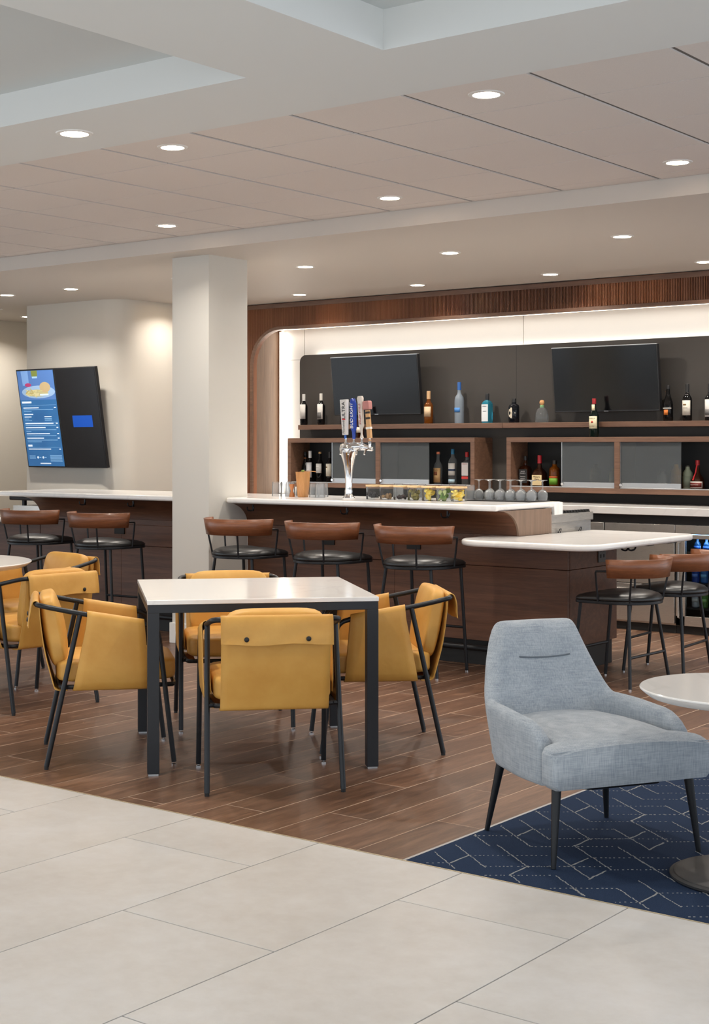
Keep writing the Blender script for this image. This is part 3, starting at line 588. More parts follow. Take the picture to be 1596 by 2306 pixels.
# ================================================================== FRONT BAR
t = thing('quartz_counter', 'long white quartz bar top notched round the column', 'counter', (-6.0, 8.5, 1.03))
P = [(-9.75, 8.115), (-7.557, 8.115), (-7.557, 8.385), (-7.165, 8.385), (-7.165, 8.115), (-4.885, 8.115), (-4.885, 8.97), (-9.75, 8.97)]
MB().prism([(a + 6, b - 8.5) for a, b in P], 0, .04).build('slab', M_QUARTZ, t, bevel=.014, seg=4)
box('end_return', M_QUARTZ, 1.115 - .05, 1.122, .36, .475, -.05, .036, t, bevel=.006)
def bar_front(x0, x1, xu1, label, hooks, outlets, rail=True):
    t = thing('bar_cabinet', label, 'bar counter', (x0, 8.37, 0)); 
    def bx(n, m, a, b, ya, yb, za, zb, bev=.0015): return box(n, m, a - x0, b - x0, ya - 8.37, yb - 8.37, za, zb, t, bevel=bev)
    n = max(1, round((x1 - x0) / 1.25)); w = (x1 - x0) / n
    for k in range(n):
        a, b = x0 + k * w, x0 + (k + 1) * w
        bx('front_panel', M_BARWOOD, a, b - .002, 8.37, 8.40, .66, .822); bx('front_panel', M_BARWOOD, a, b - .002, 8.37, 8.40, .165, .657)
    bx('upper_panel', M_BARWOOD, x0, xu1, 8.37, 8.40, .8225, .866)
    cv = [(8.37, .867)] + arc(8.145, .867, .225, 0, 40, 5) + arc(8.145, .83, .198, 55, 90, 5) + [(8.145, 1.03), (8.42, 1.03), (8.42, .867)]
    cv = [(8.37, .867)] + [(8.145 + .225 * cos(radians(a)), .867 + .162 * sin(radians(a))) for a in range(9, 91, 9)] + [(8.145, 1.0295), (8.41, 1.0295), (8.41, .867)]
    MB().prism([(a - 8.37, b) for a, b in cv], 0, xu1 - x0, 'x').build('cove_panel', M_BARWOOD, t, smooth=True)
    bx('core', M_TOE, x0, xu1 - .005, 8.405, 8.80, .0, 1.028); bx('toe_kick', M_TOE, x0, x1 - .03, 8.415, 8.44, 0, .165)
    if rail:
        MB().tube([(.06, -.075, .125), (x1 - x0 - .1, -.075, .125)], .019, 10).build('foot_rail', M_BLK, t, smooth=True)
        for k in range(4): MB().tube([(.3 + k * (x1 - x0 - .6) / 3, -.075, .125), (.3 + k * (x1 - x0 - .6) / 3, .045, .125)], .009, 8).build('rail_bracket', M_BLK, t)
    for hx, hy in hooks:
        M = Matrix.Translation((hx - x0, hy - 8.37, .985)); h = MB(); h.box(-.006, .006, -.004, .004, -.012, .05, M)
        h.tube(smooth_path([(-.034, -.028, .018), (-.026, -.034, -.006), (-.008, -.012, -.012), (0, -.004, 0), (.008, -.012, -.012), (.026, -.034, -.006), (.034, -.028, .018)]), .0045, 6, M=M); h.build('double_hook', M_BLK, t)
    for ox in outlets:
        q = bx('outlet', M_DARK, ox - .055, ox + .055, 8.36, 8.371, .745, .80)
    return t
tb = bar_front(-7.178, -4.517, -4.885, 'dark walnut bar front with cove between column and low table end', [(-7.0, 8.225), (-6.148, 8.225), (-5.322, 8.225)], [-6.418, -5.687])
def pb(n, m, a, b, ya, yb, za, zb): return box(n, m, a + 7.178, b + 7.178, ya - 8.37, yb - 8.37, za, zb, tb, bevel=.0015)
# end of the raised bar, and the return below the low table
cvp = [(8.37, .862)] + [(8.145 + .225 * cos(radians(a)), .867 + .162 * sin(radians(a))) for a in range(0, 91, 9)] + [(8.145, 1.0295), (8.80, 1.0295), (8.80, .862)]
MB().prism([(a - 8.37, b) for a, b in cvp], -4.884 + 7.178, -4.87 + 7.178, 'x').build('end_panel', M_REVEAL, tb); tb.children[-1].data.materials[0] = wood('end_panel_wood', (66, 42, 31), (87, 58, 43), (106, 74, 56), (6, .5, 9), 3.4, .45)
for z0, z1 in ((.165, .657), (.66, .822)): pb('return_panel', M_BARWOOD, -4.547, -4.517, 8.402, 9.05, z0, z1)
pb('return_core', M_TOE, -4.87, -4.548, 8.402, 9.04, .0, .82); pb('return_toe', M_TOE, -4.575, -4.549, 8.415, 9.04, 0, .165)
o = pb('outlet', mat('outlet_grey', (84, 82, 80), .5), -4.517, -4.508, 8.775, 8.875, .685, .80); 
for dy in (-.022, .022):
    for dz in (.715, .755): box('socket', M_DARK, -4.509 + 7.178, -4.5065 + 7.178, 8.825 + dy - .008 - 8.37, 8.825 + dy + .008 - 8.37, dz, dz + .022, o)
M = Matrix.Translation((-4.36 + 7.178, 8.90 - 8.37, .775)); h = MB(); h.box(-.006, .006, -.006, .006, -.01, .05, M)
h.tube(smooth_path([(-.04, -.03, .02), (-.03, -.036, -.006), (-.01, -.012, -.014), (0, -.004, 0), (.01, .012, -.014), (.03, .036, -.006), (.04, .03, .02)]), .006, 6, M=M); h.build('double_hook', M_BLK, tb)
bar_front(-9.46, -7.542, -9.46 + 1.918, 'dark walnut bar front with cove left of the white column', [(-8.766, 8.225), (-8.222, 8.225)], [-8.517])
# low table slab wrapping the bar end
t = thing('low_counter', 'rounded white quartz low counter wrapping the bar end', 'counter', (-4.5, 8.5, .822))
P = rrect(-5.07, -4.075, 7.84, 9.36, (.20, .16, .10, .02), 8); P = [p for p in P if not (p[0] < -4.885 + 1e-6 and p[1] > 8.37)]
P = rrect(-5.07, -4.075, 7.84, 9.36, (.22, .17, .12, .02), 8)[:27] + [(-4.865, 9.36), (-4.865, 8.365), (-5.07, 8.365)]
MB().prism([(a + 4.5, b - 8.5) for a, b in P], 0, .04).build('slab', M_QUARTZ, t, bevel=.015, seg=4)
for y in (.28, .62): box('support_plate', M_BLK, .02, .36, y - .04, y + .04, -.012, 0, t)
t = thing('low_counter', 'white quartz low counter at far end of the left bar', 'counter', (-9.9, 8.3, .822))
MB().prism([(a + 9.9, b - 8.3) for a, b in rrect(-10.4, -9.47, 7.84, 8.9, .15, 6)], 0, .04).build('slab', M_QUARTZ, t, bevel=.015, seg=3)
box('pedestal', M_BARWOOD, -.4, .40, .1, .55, -.822, -.001, t)
t = thing('coffee_station', 'black and stainless equipment beside the far left bar end', 'appliance', (-10.1, 9.25, 0))
box('cabinet_body', M_STEEL, -.5, .45, -.2, .3, 0, .90, t); box('hood', M_TOE, -.5, .40, -.25, .3, .95, 1.02, t, bevel=.01); box('post', M_BLK, .3, .33, -.18, -.15, .90, .95, t); box('post', M_BLK, -.4, -.37, -.18, -.15, .90, .95, t)

# ---- menu displays
t0 = thing('menu_display', 'tall lit blue menu screen with a plate of food', 'screen', (-10.862, 9.70, 1.24))
W_, H_ = .535, .955; a = math.atan2(.16, .94); MR = Matrix.Rotation(a, 4, 'X')
box('body', M_BEZEL, -W_ / 2, W_ / 2, -.006, .03, 0, H_, t0, bevel=.002, M=MR); box('wall_mount', M_DARK, -.15, .15, .028, .066, .12, .35, t0)
m = M_MENU = mat('menu_blue', (40, 90, 140), .3, emit=.6, ecol=(52, 104, 158)); v = coords(m, 'Object'); g_ = noise(m, v, 3, 2); L(m, ramp(m, g_, [(.3, (44, 92, 146)), (.7, (62, 124, 176))]), B(m).inputs['Emission Color'])
def emi(c, s=.45): return mat('menu_%d_%d_%d' % c, c, .4, emit=s, ecol=c)
scr = box('screen', M_MENU, -W_ / 2 + .012, W_ / 2 - .012, -.008, -.005, .012, H_ - .012, t0, M=MR)
MI = MR
def patch(pts, c, d, s=.4, nm='picture'): return MB().prism(pts, -.0085 - d, -.0075 - d, 'y', MR).build(nm, emi(c, s), scr)
def ell(cx, cz, rx, rz, n=20): return [(cx + rx * cos(2 * pi * k / n), cz + rz * sin(2 * pi * k / n)) for k in range(n)]
patch([(-.255, .66), (.255, .66), (.255, .942), (-.255, .942)], (78, 116, 176), .0003, .5)
patch([(-.19, .80), (-.10, .80), (-.10, .942), (-.20, .942)], (120, 160, 214), .0006); patch([(-.05, .885), (.03, .885), (.035, .942), (-.055, .942)], (118, 130, 62), .0006); patch([(-.045, .868), (.025, .868), (.028, .886), (-.048, .886)], (160, 196, 226), .0006)
patch(ell(.02, .735, .235, .062), (150, 180, 214), .0009); patch(ell(-.115, .805, .045, .018), (176, 60, 110), .0012); patch(ell(.12, .78, .075, .05), (190, 166, 124), .0015); patch(ell(.0, .725, .16, .035), (186, 178, 132), .0012)
for k in range(22):
    cx, cz, an = random.uniform(-.15, .06), random.uniform(.70, .77), random.uniform(-.9, .9); d = Vector((cos(an), sin(an))) * .03; q = Vector((-sin(an), cos(an))) * .005
    patch([(cx - d.x - q.x, cz - d.y - q.y), (cx + d.x - q.x, cz + d.y - q.y), (cx + d.x + q.x, cz + d.y + q.y), (cx - d.x + q.x, cz - d.y + q.y)], random.choice([(196, 188, 132), (180, 164, 104), (206, 198, 156)]), .0016 + k * .00002, nm='fry')
patch([(.04, .70), (.16, .70), (.16, .716), (.04, .716)], (206, 226, 244), .003)
def lines(z, x0, x1, h, br): patch([(x0, z), (x1, z), (x1, z + h), (x0, z + h)], br, .0005, .55, 'text_line')
WH, LB = (222, 234, 246), (130, 176, 214)
lines(.628, -.235, -.10, .018, WH); lines(.606, -.235, .245, .002, LB)
for z, l, c in ((.578, .22, 1), (.562, .42, 0), (.545, .11, 0), (.515, .13, 1), (.49, .10, 1), (.472, .06, 0), (.456, .10, 0), (.425, .40, 1), (.408, .43, 0), (.385, .28, 1), (.366, .43, 0), (.35, .07, 0), (.325, .33, 1), (.308, .42, 0), (.282, .24, 1), (.265, .43, 0), (.248, .2, 0), (.175, .32, 1)):
    lines(z, -.225, -.225 + l, .009 if c else .005, WH if c else LB)
    if c and l > .2: lines(z, .21, .235, .009, WH)
lines(.205, -.225, -.165, .018, WH); lines(.195, -.225, .24, .002, LB); lines(.44, -.225, .24, .002, LB)
for z in (.492, .474, .458): lines(z, .06, .16, .007, WH if z > .49 else LB)
for k in range(6): lines(.115 - k * .011, .07, .235, .005, LB)
for k in range(3): lines(.11 - k * .013, -.225, -.14, .005, LB)
for x in (-.105, -.03): patch(ell(x, .098, .012, .012, 12), WH, .0005, .9); lines(.094, x + .02, x + .045, .007, LB)
lines(.034, -.08, .07, .010, WH)
t1 = thing('menu_display', 'tall black menu screen showing a small blue box', 'screen', (-10.312, 9.70, 1.24))
box('body', M_BEZEL, -W_ / 2 - .012, W_ / 2 + .012, -.006, .03, 0, H_, t1, bevel=.002, M=MR); box('wall_mount', M_DARK, -.15, .15, .028, .066, .12, .35, t1)
s1 = box('screen', mat('screen_dark', (24, 24, 27), .25), -W_ / 2, W_ / 2, -.008, -.005, .012, H_ - .012, t1, M=MR)
MB().prism([(-.10, .39), (.165, .39), (.165, .50), (-.10, .50)], -.0095, -.0078, 'y', MR).build('message_box', emi((0, 74, 176), .3), s1)

# ================================================================== ON THE BAR TOP
BZ = 1.07
t = thing('beer_tower', 'chrome four-tap beer tower with branded handles on the bar', 'beer tap', (-6.33, 8.49, BZ))
b_ = MB(); b_.lathe([(.05, 0), (.048, .008), (.036, .022), (.030, .04), (.033, .055), (.029, .07), (.028, .12), (.031, .18), (.039, .235), (.052, .285), (.068, .325), (.074, .355), (.066, .378), (.042, .396), (0, .402)], 28, sx=1., sy=.72)
b_.build('column', M_CHROME, t, smooth='all')
hp = smooth_path([(-.05, 0, .350), (.02, 0, .368), (.09, -.002, .374), (.15, -.004, .366), (.215, -.006, .352)]); MB().tube(hp, [.047 - .034 * (k / (len(hp) - 1)) ** .9 if k else .03 for k in range(len(hp))], 16).build('head', M_CHROME, t, smooth='all')
for x in (-.015, .055, .125, .195):
    MB().tube([(x + .0, -.03, .355), (x + .005, -.075, .345), (x + .012, -.095, .315)], .007, 8).build('spout', M_CHROME, t, smooth=True)
    MB().lathe([(.010, .365), (.012, .40), (.007, .415), (.007, .43)], 12, cx=x, cy=-.012).build('faucet_stem', M_CHROME, t, smooth=True)
def T(x, z, tilt): return Matrix.Translation((x, -.012, z)) @ Matrix.Rotation(tilt, 4, 'Y')
h1 = MB(); M = T(-.02, .425, -.04); loft(h1, SQ, [(.020, .012, .03, 0), (.031, .015, .28, 0), (.030, .013, .283, 0)], M=M); h1 = h1.build('tap_handle', mat('handle_white', (206, 205, 204), .35), t, smooth=True); MB().lathe([(.008, 0), (.008, .032)], 10, M=M).build('ferrule', flat((40, 100, 190), .35), h1)
for bd, s, z, c, xx in (('ULTRA', .040, .205, (60, 60, 64), .004), ('Michelob', .026, .085, (110, 108, 108), .0)): text(bd, s, flat(c), h1, (-.020 - z * .04 + xx - .002, -.012 - .0165, .425 + z), (pi / 2, -pi / 2 - .04, 0), shear=.3 if bd[0] == 'M' else 0.)
box('red_bar', flat((196, 30, 40)), -.02 - .135 * .04 - .013, -.02 - .135 * .04 + .013, -.012 - .0165, -.012 - .014, .425 + .137, .425 + .146, h1)
h2 = MB(); M = T(.055, .425, .03 * -1); loft(h2, SQ, [(.011, .010, 0, 1), (.012, .011, .05, .8), (.020, .014, .075, .3), (.023, .015, .25, .3), (.022, .014, .262, .5), (.019, .013, .285, 1), (.012, .01, .288, 1)], M=M); h2 = h2.build('tap_handle', mat('handle_blue', (28, 62, 160), .25), t, smooth=True)
text('BUD LIGHT', .036, flat((236, 238, 242)), h2, (.055 - .165 * .03 - .004, -.012 - .0175, .425 + .165), (pi / 2, -pi / 2 - .03, 0), sx=1.0, shear=.2)
h3 = MB(); M = T(.125, .43, -.05); loft(h3, SQ, [(.016, .012, 0, 1), (.007, .007, .03, 1), (.009, .008, .06, 1), (.020, .013, .09, .6), (.021, .015, .25, .6), (.024, .018, .262, 1), (.027, .019, .285, 1), (.02, .014, .30, 1)], M=M); h3 = h3.build('tap_handle', mat('handle_cream', (206, 200, 192), .3), t, smooth=True)
text('STELLA ARTOIS', .0215, flat((166, 38, 44)), h3, (.125 - .17 * .05 - .001, -.012 - .0165, .43 + .172), (pi / 2, pi / 2 - .05, 0))
h4 = MB(); M = T(.195, .41, -.09); loft(h4, SQ, [(.010, .010, 0, 1), (.008, .008, .02, 1), (.017, .012, .022, 0), (.015, .012, .22, 0)], M=M); h4 = h4.build('tap_handle', wood('handle_oak', (176, 130, 84), (200, 156, 106), (216, 176, 130), (9, 9, 1), 4, .5), t)
loft(MB(), SQ, [(.026, .022, .225, .1), (.028, .024, .235, .1), (.028, .024, .275, .1), (.024, .02, .285, .1)], M=M).build('die_top', flat((176, 120, 116)), h4); box('band', flat((226, 222, 216)), -.0185, .0185, -.0135, .0135, .085, .10, h4, M=M)
for z in (.155, .195): box('notch', flat((40, 34, 30)), -.012, .018, -.0135, .0, z, z + .014, h4, M=M)
# garnish jars
M_JAR = thinglass('jar_glass', (246, 248, 248), .04, .16, .04)
JN = ['dark peppercorns', 'brown nuts', 'black cherries', 'green olives', 'lemon slices', 'lime slices', 'lemon wedges']
JC = [[(58, 58, 66), (40, 40, 48)], [(176, 140, 96), (150, 116, 76)], [(44, 22, 24), (60, 30, 32)], [(140, 130, 60), (122, 112, 44)], [(240, 206, 50), (248, 226, 110)], [(120, 160, 70), (196, 210, 140)], [(244, 204, 44), (250, 226, 120)]]
for k in range(7):
    t = thing('garnish_jar', 'square glass jar of %s with wooden lid' % JN[k], 'jar', (-6.138 + k * .118, 8.53, BZ), 0, 'garnish jars on the bar')
    loft(MB(), SQ, [(.042, .042, 0, .1), (.043, .043, .004, .1), (.043, .043, .088, .1)]).build('glass_body', M_JAR, t, smooth=True)
    loft(MB(), SQ, [(.045, .045, .0885, .1), (.046, .046, .09, .1), (.046, .046, .1, .1), (.045, .045, .101, .1)]).build('lid', M_BAMBOO, t, smooth=True)
    top = [.05, .036, .028, .072, .074, .076, .07][k]
    for ci in range(2):
        c = MB()
        for q in range([110, 7, 10, 14, 10, 10, 9][k]):
            x, y, z = random.uniform(-.026, .026), random.uniform(-.026, .026), random.uniform(.012, top)
            if k in (4, 5):
                M = Matrix.Translation((x * .8, y, z)) @ Matrix.Rotation(random.uniform(.5, 1.6), 4, 'X') @ Matrix.Rotation(random.uniform(-.7, .7), 4, 'Y')
                if ci == 0: c.lathe([(0, -.002), (.0185, -.002), (.0185, .002), (0, .002)], 14, M=M)
                else: c.lathe([(0, -.0025), (.014, -.0025), (.014, .0025), (0, .0025)], 12, M=M)
            elif k == 6:
                M = Matrix.Translation((x * .6, y, z)) @ Matrix.Rotation(random.uniform(-.6, .6), 4, 'Y') @ Matrix.Rotation(random.uniform(0, 3), 4, 'Z')
                c.pillow(.03, .012 if ci else .010, .010, 3, 3, .3, M)
            else:
                r = [.0045, .0125, .011, .0125][k]; M = Matrix.Translation((x, y, z))
                c.lathe([(0, -r), (r * .7, -r * .7), (r, 0), (r * .7, r * .7), (0, r)], 8, M=M)
        tag(c.build('filling', flat(JC[k][ci], .45), t, smooth='all'), kind='stuff')
# upturned tumblers, shaker cup, jigger
def tumbler(x, y, label, group, s=1.):
    t = thing('tumbler', label, 'glass', (x, y, BZ), 0, group)
    MB().lathe([(.037 * s, 0), (.0385 * s, 0), (.034 * s, .1), (.031 * s, .107), (0, .107), (0, .098), (.029 * s, .097), (.032 * s, .09), (.037 * s, 0)], 18).build('glass_body', M_GLASS, t, smooth=True)
for x, y in ((-7.085, 8.60), (-7.02, 8.68), (-6.985, 8.585), (-6.93, 8.70), (-7.10, 8.72)): tumbler(x, y, 'upturned clear tumbler in cluster beside the copper jigger', 'tumblers by the jigger')
for x, y in ((-6.69, 8.55), (-6.62, 8.53), (-6.69, 8.66)): tumbler(x, y, 'upturned clear tumbler between amber cup and beer tower', 'tumblers by the tower', .95)
for k in range(4): tumbler(-6.06 + k * .2, 8.72, 'upturned clear tumbler standing behind the garnish jars', 'tumblers behind the jars')
t = thing('shaker_cup', 'tall tapering amber shaker cup standing among tumblers', 'cup', (-6.795, 8.55, BZ)); loft(MB(), rrect(-1, 1, -1, 1, .35, 4), [(.034, .034, 0, .6), (.036, .036, .005, .5), (.046, .046, .185, .3), (.044, .044, .185, .3), (.034, .034, .02, .5)]).build('cup', M_SHAKER, t, smooth=True)
MB().tube([(-.03, 0, .184), (.05, 0, .192), (.12, 0, .188)], .003, 6).build('bar_spoon', M_SHAKER, t); MB().lathe([(0, .185), (.014, .187), (.012, .197), (0, .2)], 10).build('leaf_garnish', flat((120, 140, 60)), t)
t = thing('jigger', 'double-ended copper jigger beside the amber cup', 'jigger', (-6.875, 8.52, BZ)); MB().lathe([(.022, 0), (.019, .02), (.009, .042), (.009, .048), (.021, .085), (.021, .095), (.018, .095), (.006, .05)], 16).build('jigger_body', mat('copper', (176, 116, 74), .3, .4), t, smooth=True)
# rack of upturned stemmed glasses
tag(MB().box(-.26, .24, -.14, .14, 0, .008).build('bar_mat', M_TOE), 'black rubber bar mat under the upturned wine glasses', 'mat').location = (-5.20, 8.80, BZ)
for k in range(12):
    x, y = -5.40 + (k % 6) * .082 + (k // 6) * .03, 8.74 + (k // 6) * .10
    t = thing('wine_glass', 'upturned clear stemmed glass on the black bar mat', 'glass', (x, y, BZ + .008), 0, 'stemmed glasses on the mat')
    MB().lathe([(.028, 0), (.0295, 0), (.036, .03), (.034, .05), (.02, .068), (.005, .075), (.004, .125), (.010, .132), (.033, .136), (.033, .138), (0, .138), (0, .07), (.018, .064), (.032, .048), (.034, .03), (.028, 0)], 16).build('glass_body', M_GLASS, t, smooth=True)

# ================================================================== STOOLS
def stool(label, group, loc, rz, RZ):
    """RZ: height of the seat plate; local +y is forward"""
    t = thing('bar_stool', label, 'stool', loc, rz, group)
    out = arc(0, -.01, .228, 180, 360, 18) + [(.232, .12)] + arc(.177, .165, .055, 0, 90, 5) + arc(-.177, .165, .055, 90, 180, 5) + [(-.232, .12)]
    MB().prism(out, RZ - .018, RZ).build('seat_plate', M_BLK, t, bevel=.003)
    # domed cushion
    c = MB(); K = len(out); rings = [(1.0, .0), (1.02, .012), (.99, .026), (.93, .038), (.78, .050), (.5, .058), (.22, .061)]; vs = []
    for s, h in rings:
        for (x, y) in out: vs.append((x * s * .985, (y - .02) * s * .985 + .02, RZ + h * (1 - .25 * max(0, y - .05) / .17)))
    vs.append((0, .02, RZ + .061)); fs = [(i * K + j, i * K + (j + 1) % K, (i + 1) * K + (j + 1) % K, (i + 1) * K + j) for i in range(len(rings) - 1) for j in range(K)]
    fs += [((len(rings) - 1) * K + j, (len(rings) - 1) * K + (j + 1) % K, len(vs) - 1) for j in range(K)] + [tuple(range(K))[::-1]]
    c.add(vs, fs).build('seat_cushion', M_BLKL, t, smooth='all')
    for s in (-1, 1):
        for tp, ft in (((s * .19, .185), (s * .205, .235)), ((s * .17, -.13), (s * .25, -.18))):
            l = MB().tube([(tp[0], tp[1], RZ - .016), (ft[0], ft[1], .008)], .0105, 10).build('leg', M_BLK, t, smooth=True)
            MB().lathe([(.009, 0), (.009, .010)], 8, cx=ft[0], cy=ft[1]).build('glide', M_CHROME, l)
    def at(tp, ft, z): k = (RZ - z) / RZ; return (tp[0] + (ft[0] - tp[0]) * k, tp[1] + (ft[1] - tp[1]) * k, z)
    for y, z, pr in ((1, .285 * RZ / .69, ((.19, .185), (.205, .235))), (-1, .25 * RZ / .69, ((.17, -.13), (.25, -.18)))):
        p = at(*pr, z); MB().tube([(-p[0], p[1], z), p], .0085, 8).build('foot_bar', M_BLK, t, smooth=True)
    # curved timber back
    rows = []; BH0, BH1 = .145, .255
    for z, sc in ((BH0, 1.0), (BH0 + .055, 1.035), (BH1, 1.075)):
        rows.append([(.262 * sc * cos(radians(a)), (.250 * sc) * sin(radians(a)) - .022, RZ + z) for a in [183 + 174 * k / 28 for k in range(29)]])
    MB().grid(rows).build('backrest', M_STOOLWOOD, t, smooth='all', solid=.011, offset=0)
    for a in (178, 216, 300, 362):
        x, y = cos(radians(a)), sin(radians(a))
        if a in (178, 362): pts = [(x * .23, .045, RZ - .005), (x * .25, .05, RZ + .170), (x * .254, .044, RZ + .18), (x * .266, -.045, RZ + .185)]
        else: pts = [(x * .226, y * .226 - .008, RZ - .005), (x * .258, y * .246 - .022, RZ + BH0 + .02)]
        MB().tube(pts, .0065, 8).build('spindle', M_BLK, t, smooth=True)
    return t
SL = 'black cushioned bar stool with curved walnut back, %s'
s0 = stool(SL % 'nearest the rounded low counter', 'tall stools along the bar', (-5.30, 7.865, 0), 0, .69)
dup(s0, (-6.03, 7.86, 0), radians(1), SL % 'middle one of three right of column'); dup(s0, (-6.755, 7.86, 0), radians(-1), SL % 'standing closest to the column foot')
dup(s0, (-8.20, 7.91, 0), radians(2), SL % 'at the left bar beside the column'); dup(s0, (-9.0, 7.93, 0), radians(3), SL % 'at the left bar by the food menu')
SB = 'low black stool with tan curved wooden back, %s'
a0 = stool(SB % 'under the low counter', 'low stools at the counter end', (-4.10, 8.30, 0), radians(88), .515)
dup(a0, (-4.08, 8.93, 0), radians(94), SB % 'in front of the glass-door cooler')

# ================================================================== YELLOW CHAIRS
def chair(label, group, loc, rz):
    t = thing('leather_armchair', label, 'chair', loc, rz, group); R = .0118
    def armz(y): return .692 + (.640 - .692) * (y + .135) / .305
    for s in (-1, 1):
        l = MB().tube([(s * .285, -.285, .012), (s * .274, -.137, .688)], R, 10).build('leg', M_BLK, t, smooth=True); MB().lathe([(.010, 0), (.010, .014)], 10, cx=s * .285, cy=-.285).build('glide', M_BLKS, l)
        l = MB().tube([(s * .285, .285, .014), (s * .281, .218, .578)], R, 10).build('leg', M_BLK, t, smooth=True); MB().lathe([(.012, 0), (.012, .006), (.005, .008), (.005, .016)], 10, cx=s * .285, cy=.285).build('glide', M_CHROME, l)
    half = [(.281, .218, .575), (.281, .208, .615), (.280, .165, .640), (.275, -.135, .692), (.268, -.275, .722), (.255, -.318, .731), (.215, -.335, .733)]
    MB().tube(smooth_path(half + [(-x, y, z) for x, y, z in half[::-1]], 2), R, 10).build('arm_rail', M_BLK, t, smooth=True)
    MB().tube(smooth_path([(.263, -.20, .361), (.263, .27, .361), (.225, .295, .361), (-.225, .295, .361), (-.263, .27, .361), (-.263, -.20, .361), (-.225, -.232, .361), (.225, -.232, .361)], 2, True), .0105, 8, True).build('seat_frame', M_BLK, t, smooth=True)
    for s in (-1, 1):
        for y in (-.208, .243): MB().tube([(s * .256, y, .361), (s * .281, y, .361)], .0095, 8).build('frame_stub', M_BLK, t)
    # back sling: over the rail, flap outside, down under the seat
    pr = smooth_path([(-.362, .630), (-.358, .67), (-.354, .722), (-.345, .746), (-.330, .749), (-.318, .738), (-.316, .69), (-.306, .60), (-.290, .50), (-.268, .42), (-.256, .375), (-.248, .348), (-.232, .342), (-.19, .342)], 2)
    pr = [Vector((p.x, p.y)) for p in [Vector((a, b, 0)) for a, b in [(q[0], q[1]) for q in pr]]] if False else pr
    n = 14; rows = []
    for (y, z) in [(q[0], q[1]) for q in pr]:
        row = []
        for k in range(n + 1):
            u = k / n * 2 - 1; fl = max(0, (.74 - z) / .12) if y < -.335 else 0
            w = .010 * fl * (sin(u * 7.5 + 1.2 * z * 40) * .5 + .5 * sin(u * 13 + 2)); sag = -.008 * (1 - u * u) if (y > -.335 and z < .70) else 0
            row.append((u * (.233 if y < -.335 else .228), y - abs(w) * .9 - sag * 0, z + .004 * fl * sin(u * 5)))
        rows.append(row)
    b = MB().grid([[Vector(p) for p in r] for r in rows]); b.v = [tuple(p) for p in b.v]; b = b.build('back_sling', M_LEATH, t, smooth='all', solid=.0045, offset=0)
    for x in (-.128, .128): MB().lathe([(.0105, 0), (.0105, .003), (.007, .006), (0, .0065)], 14, M=Matrix.Translation((x, -.368, .654)) @ Matrix.Rotation(pi / 2, 4, 'X')).build('button', M_BLKS, b, smooth=True)
    for s in (-1, 1):
        rows = []
        for k in range(9):
            w = k / 8; row = []
            def Y(z): # front/back edges flare towards the seat
                q = (z - .345) / (.66 - .345); q = min(max(q, 0), 1); a, c = -.168 + .063 * q, .178 - .028 * q; return a + (c - a) * w
            yt = Y(.66); az = armz(yt)
            path = [(.205, .343), (.252, .344), (.275, .352), (.285, .385), (.291, .47), (.293, az - .05), (.2945, az - .004), (.289, az + .012), (.279, az + .0175), (.268, az + .012), (.2635, az - .004), (.263, az - .05), (.264, .52), (.262, .45), (.258, .40)]
            for (x, z) in path: row.append((s * x, Y(z), z))
            rows.append(row)
        MB().grid(rows).build('arm_sling', M_LEATH, t, smooth='all', solid=.004, offset=0)
    MB().pillow(.250, .272, .058, 10, 8, .12, Matrix.Translation((0, .03, .428))).build('seat_cushion', M_LEATH, t, smooth='all')
    MB().pillow(.213, .166, .05, 10, 6, .3, Matrix.Translation((0, -.252, .605)) @ Matrix.Rotation(radians(101), 4, 'X')).build('back_cushion', M_LEATH, t, smooth='all')
    return t
F = lambda deg: radians(deg - 90)
CLB = 'mustard leather chair with black tube frame, %s'
c0 = chair(CLB % 'back to the stone floor at square table', 'mustard chairs at the square table', (-4.131, 4.955, 0), F(136))
dup(c0, (-5.053, 4.887, 0), F(48.5), CLB % 'beside the table leg nearest the round table')
dup(c0, (-4.206, 5.854, 0), F(223), CLB % 'at square table side toward the grey armchair')
dup(c0, (-5.143, 5.878, 0), F(316), CLB % 'across the square table before the column')
dup(c0, (-6.43, 5.58, 0), F(175), CLB % 'with buttoned flap, turned to round table', 'mustard chairs at the round table')
dup(c0, (-7.09, 6.19, 0), F(262), CLB % 'behind the round table, below the stools', 'mustard chairs at the round table')

# ---- square table
t = thing('square_table', 'square white quartz table on black square-tube legs', 'table', (-4.603, 5.392, 0), radians(47.2)); h = .517
MB().box(-h, h, -h, h, .750, .770).build('table_top', M_QUARTZ, t, bevel=.002)
fr = MB(); w = .026
fr.box(-h + .002, h - .002, -h + .002, -h + .052, .713, .7495); fr.box(-h + .002, h - .002, h - .052, h - .002, .713, .7495); fr.box(-h + .002, -h + .052, -h + .052, h - .052, .713, .7495); fr.box(h - .052, h - .002, -h + .052, h - .052, .713, .7495)
fr.build('apron', M_TABLEMET, t, bevel=.0015)
for sx in (-1, 1):
    for sy in (-1, 1):
        x, y = sx * (h - .0275), sy * (h - .0275); l = MB().box(x - w, x + w, y - w, y + w, .008, .713).build('leg', M_TABLEMET, t, bevel=.0015); MB().box(x - .022, x + .022, y - .022, y + .022, 0, .008).build('glide', M_ALU, l)
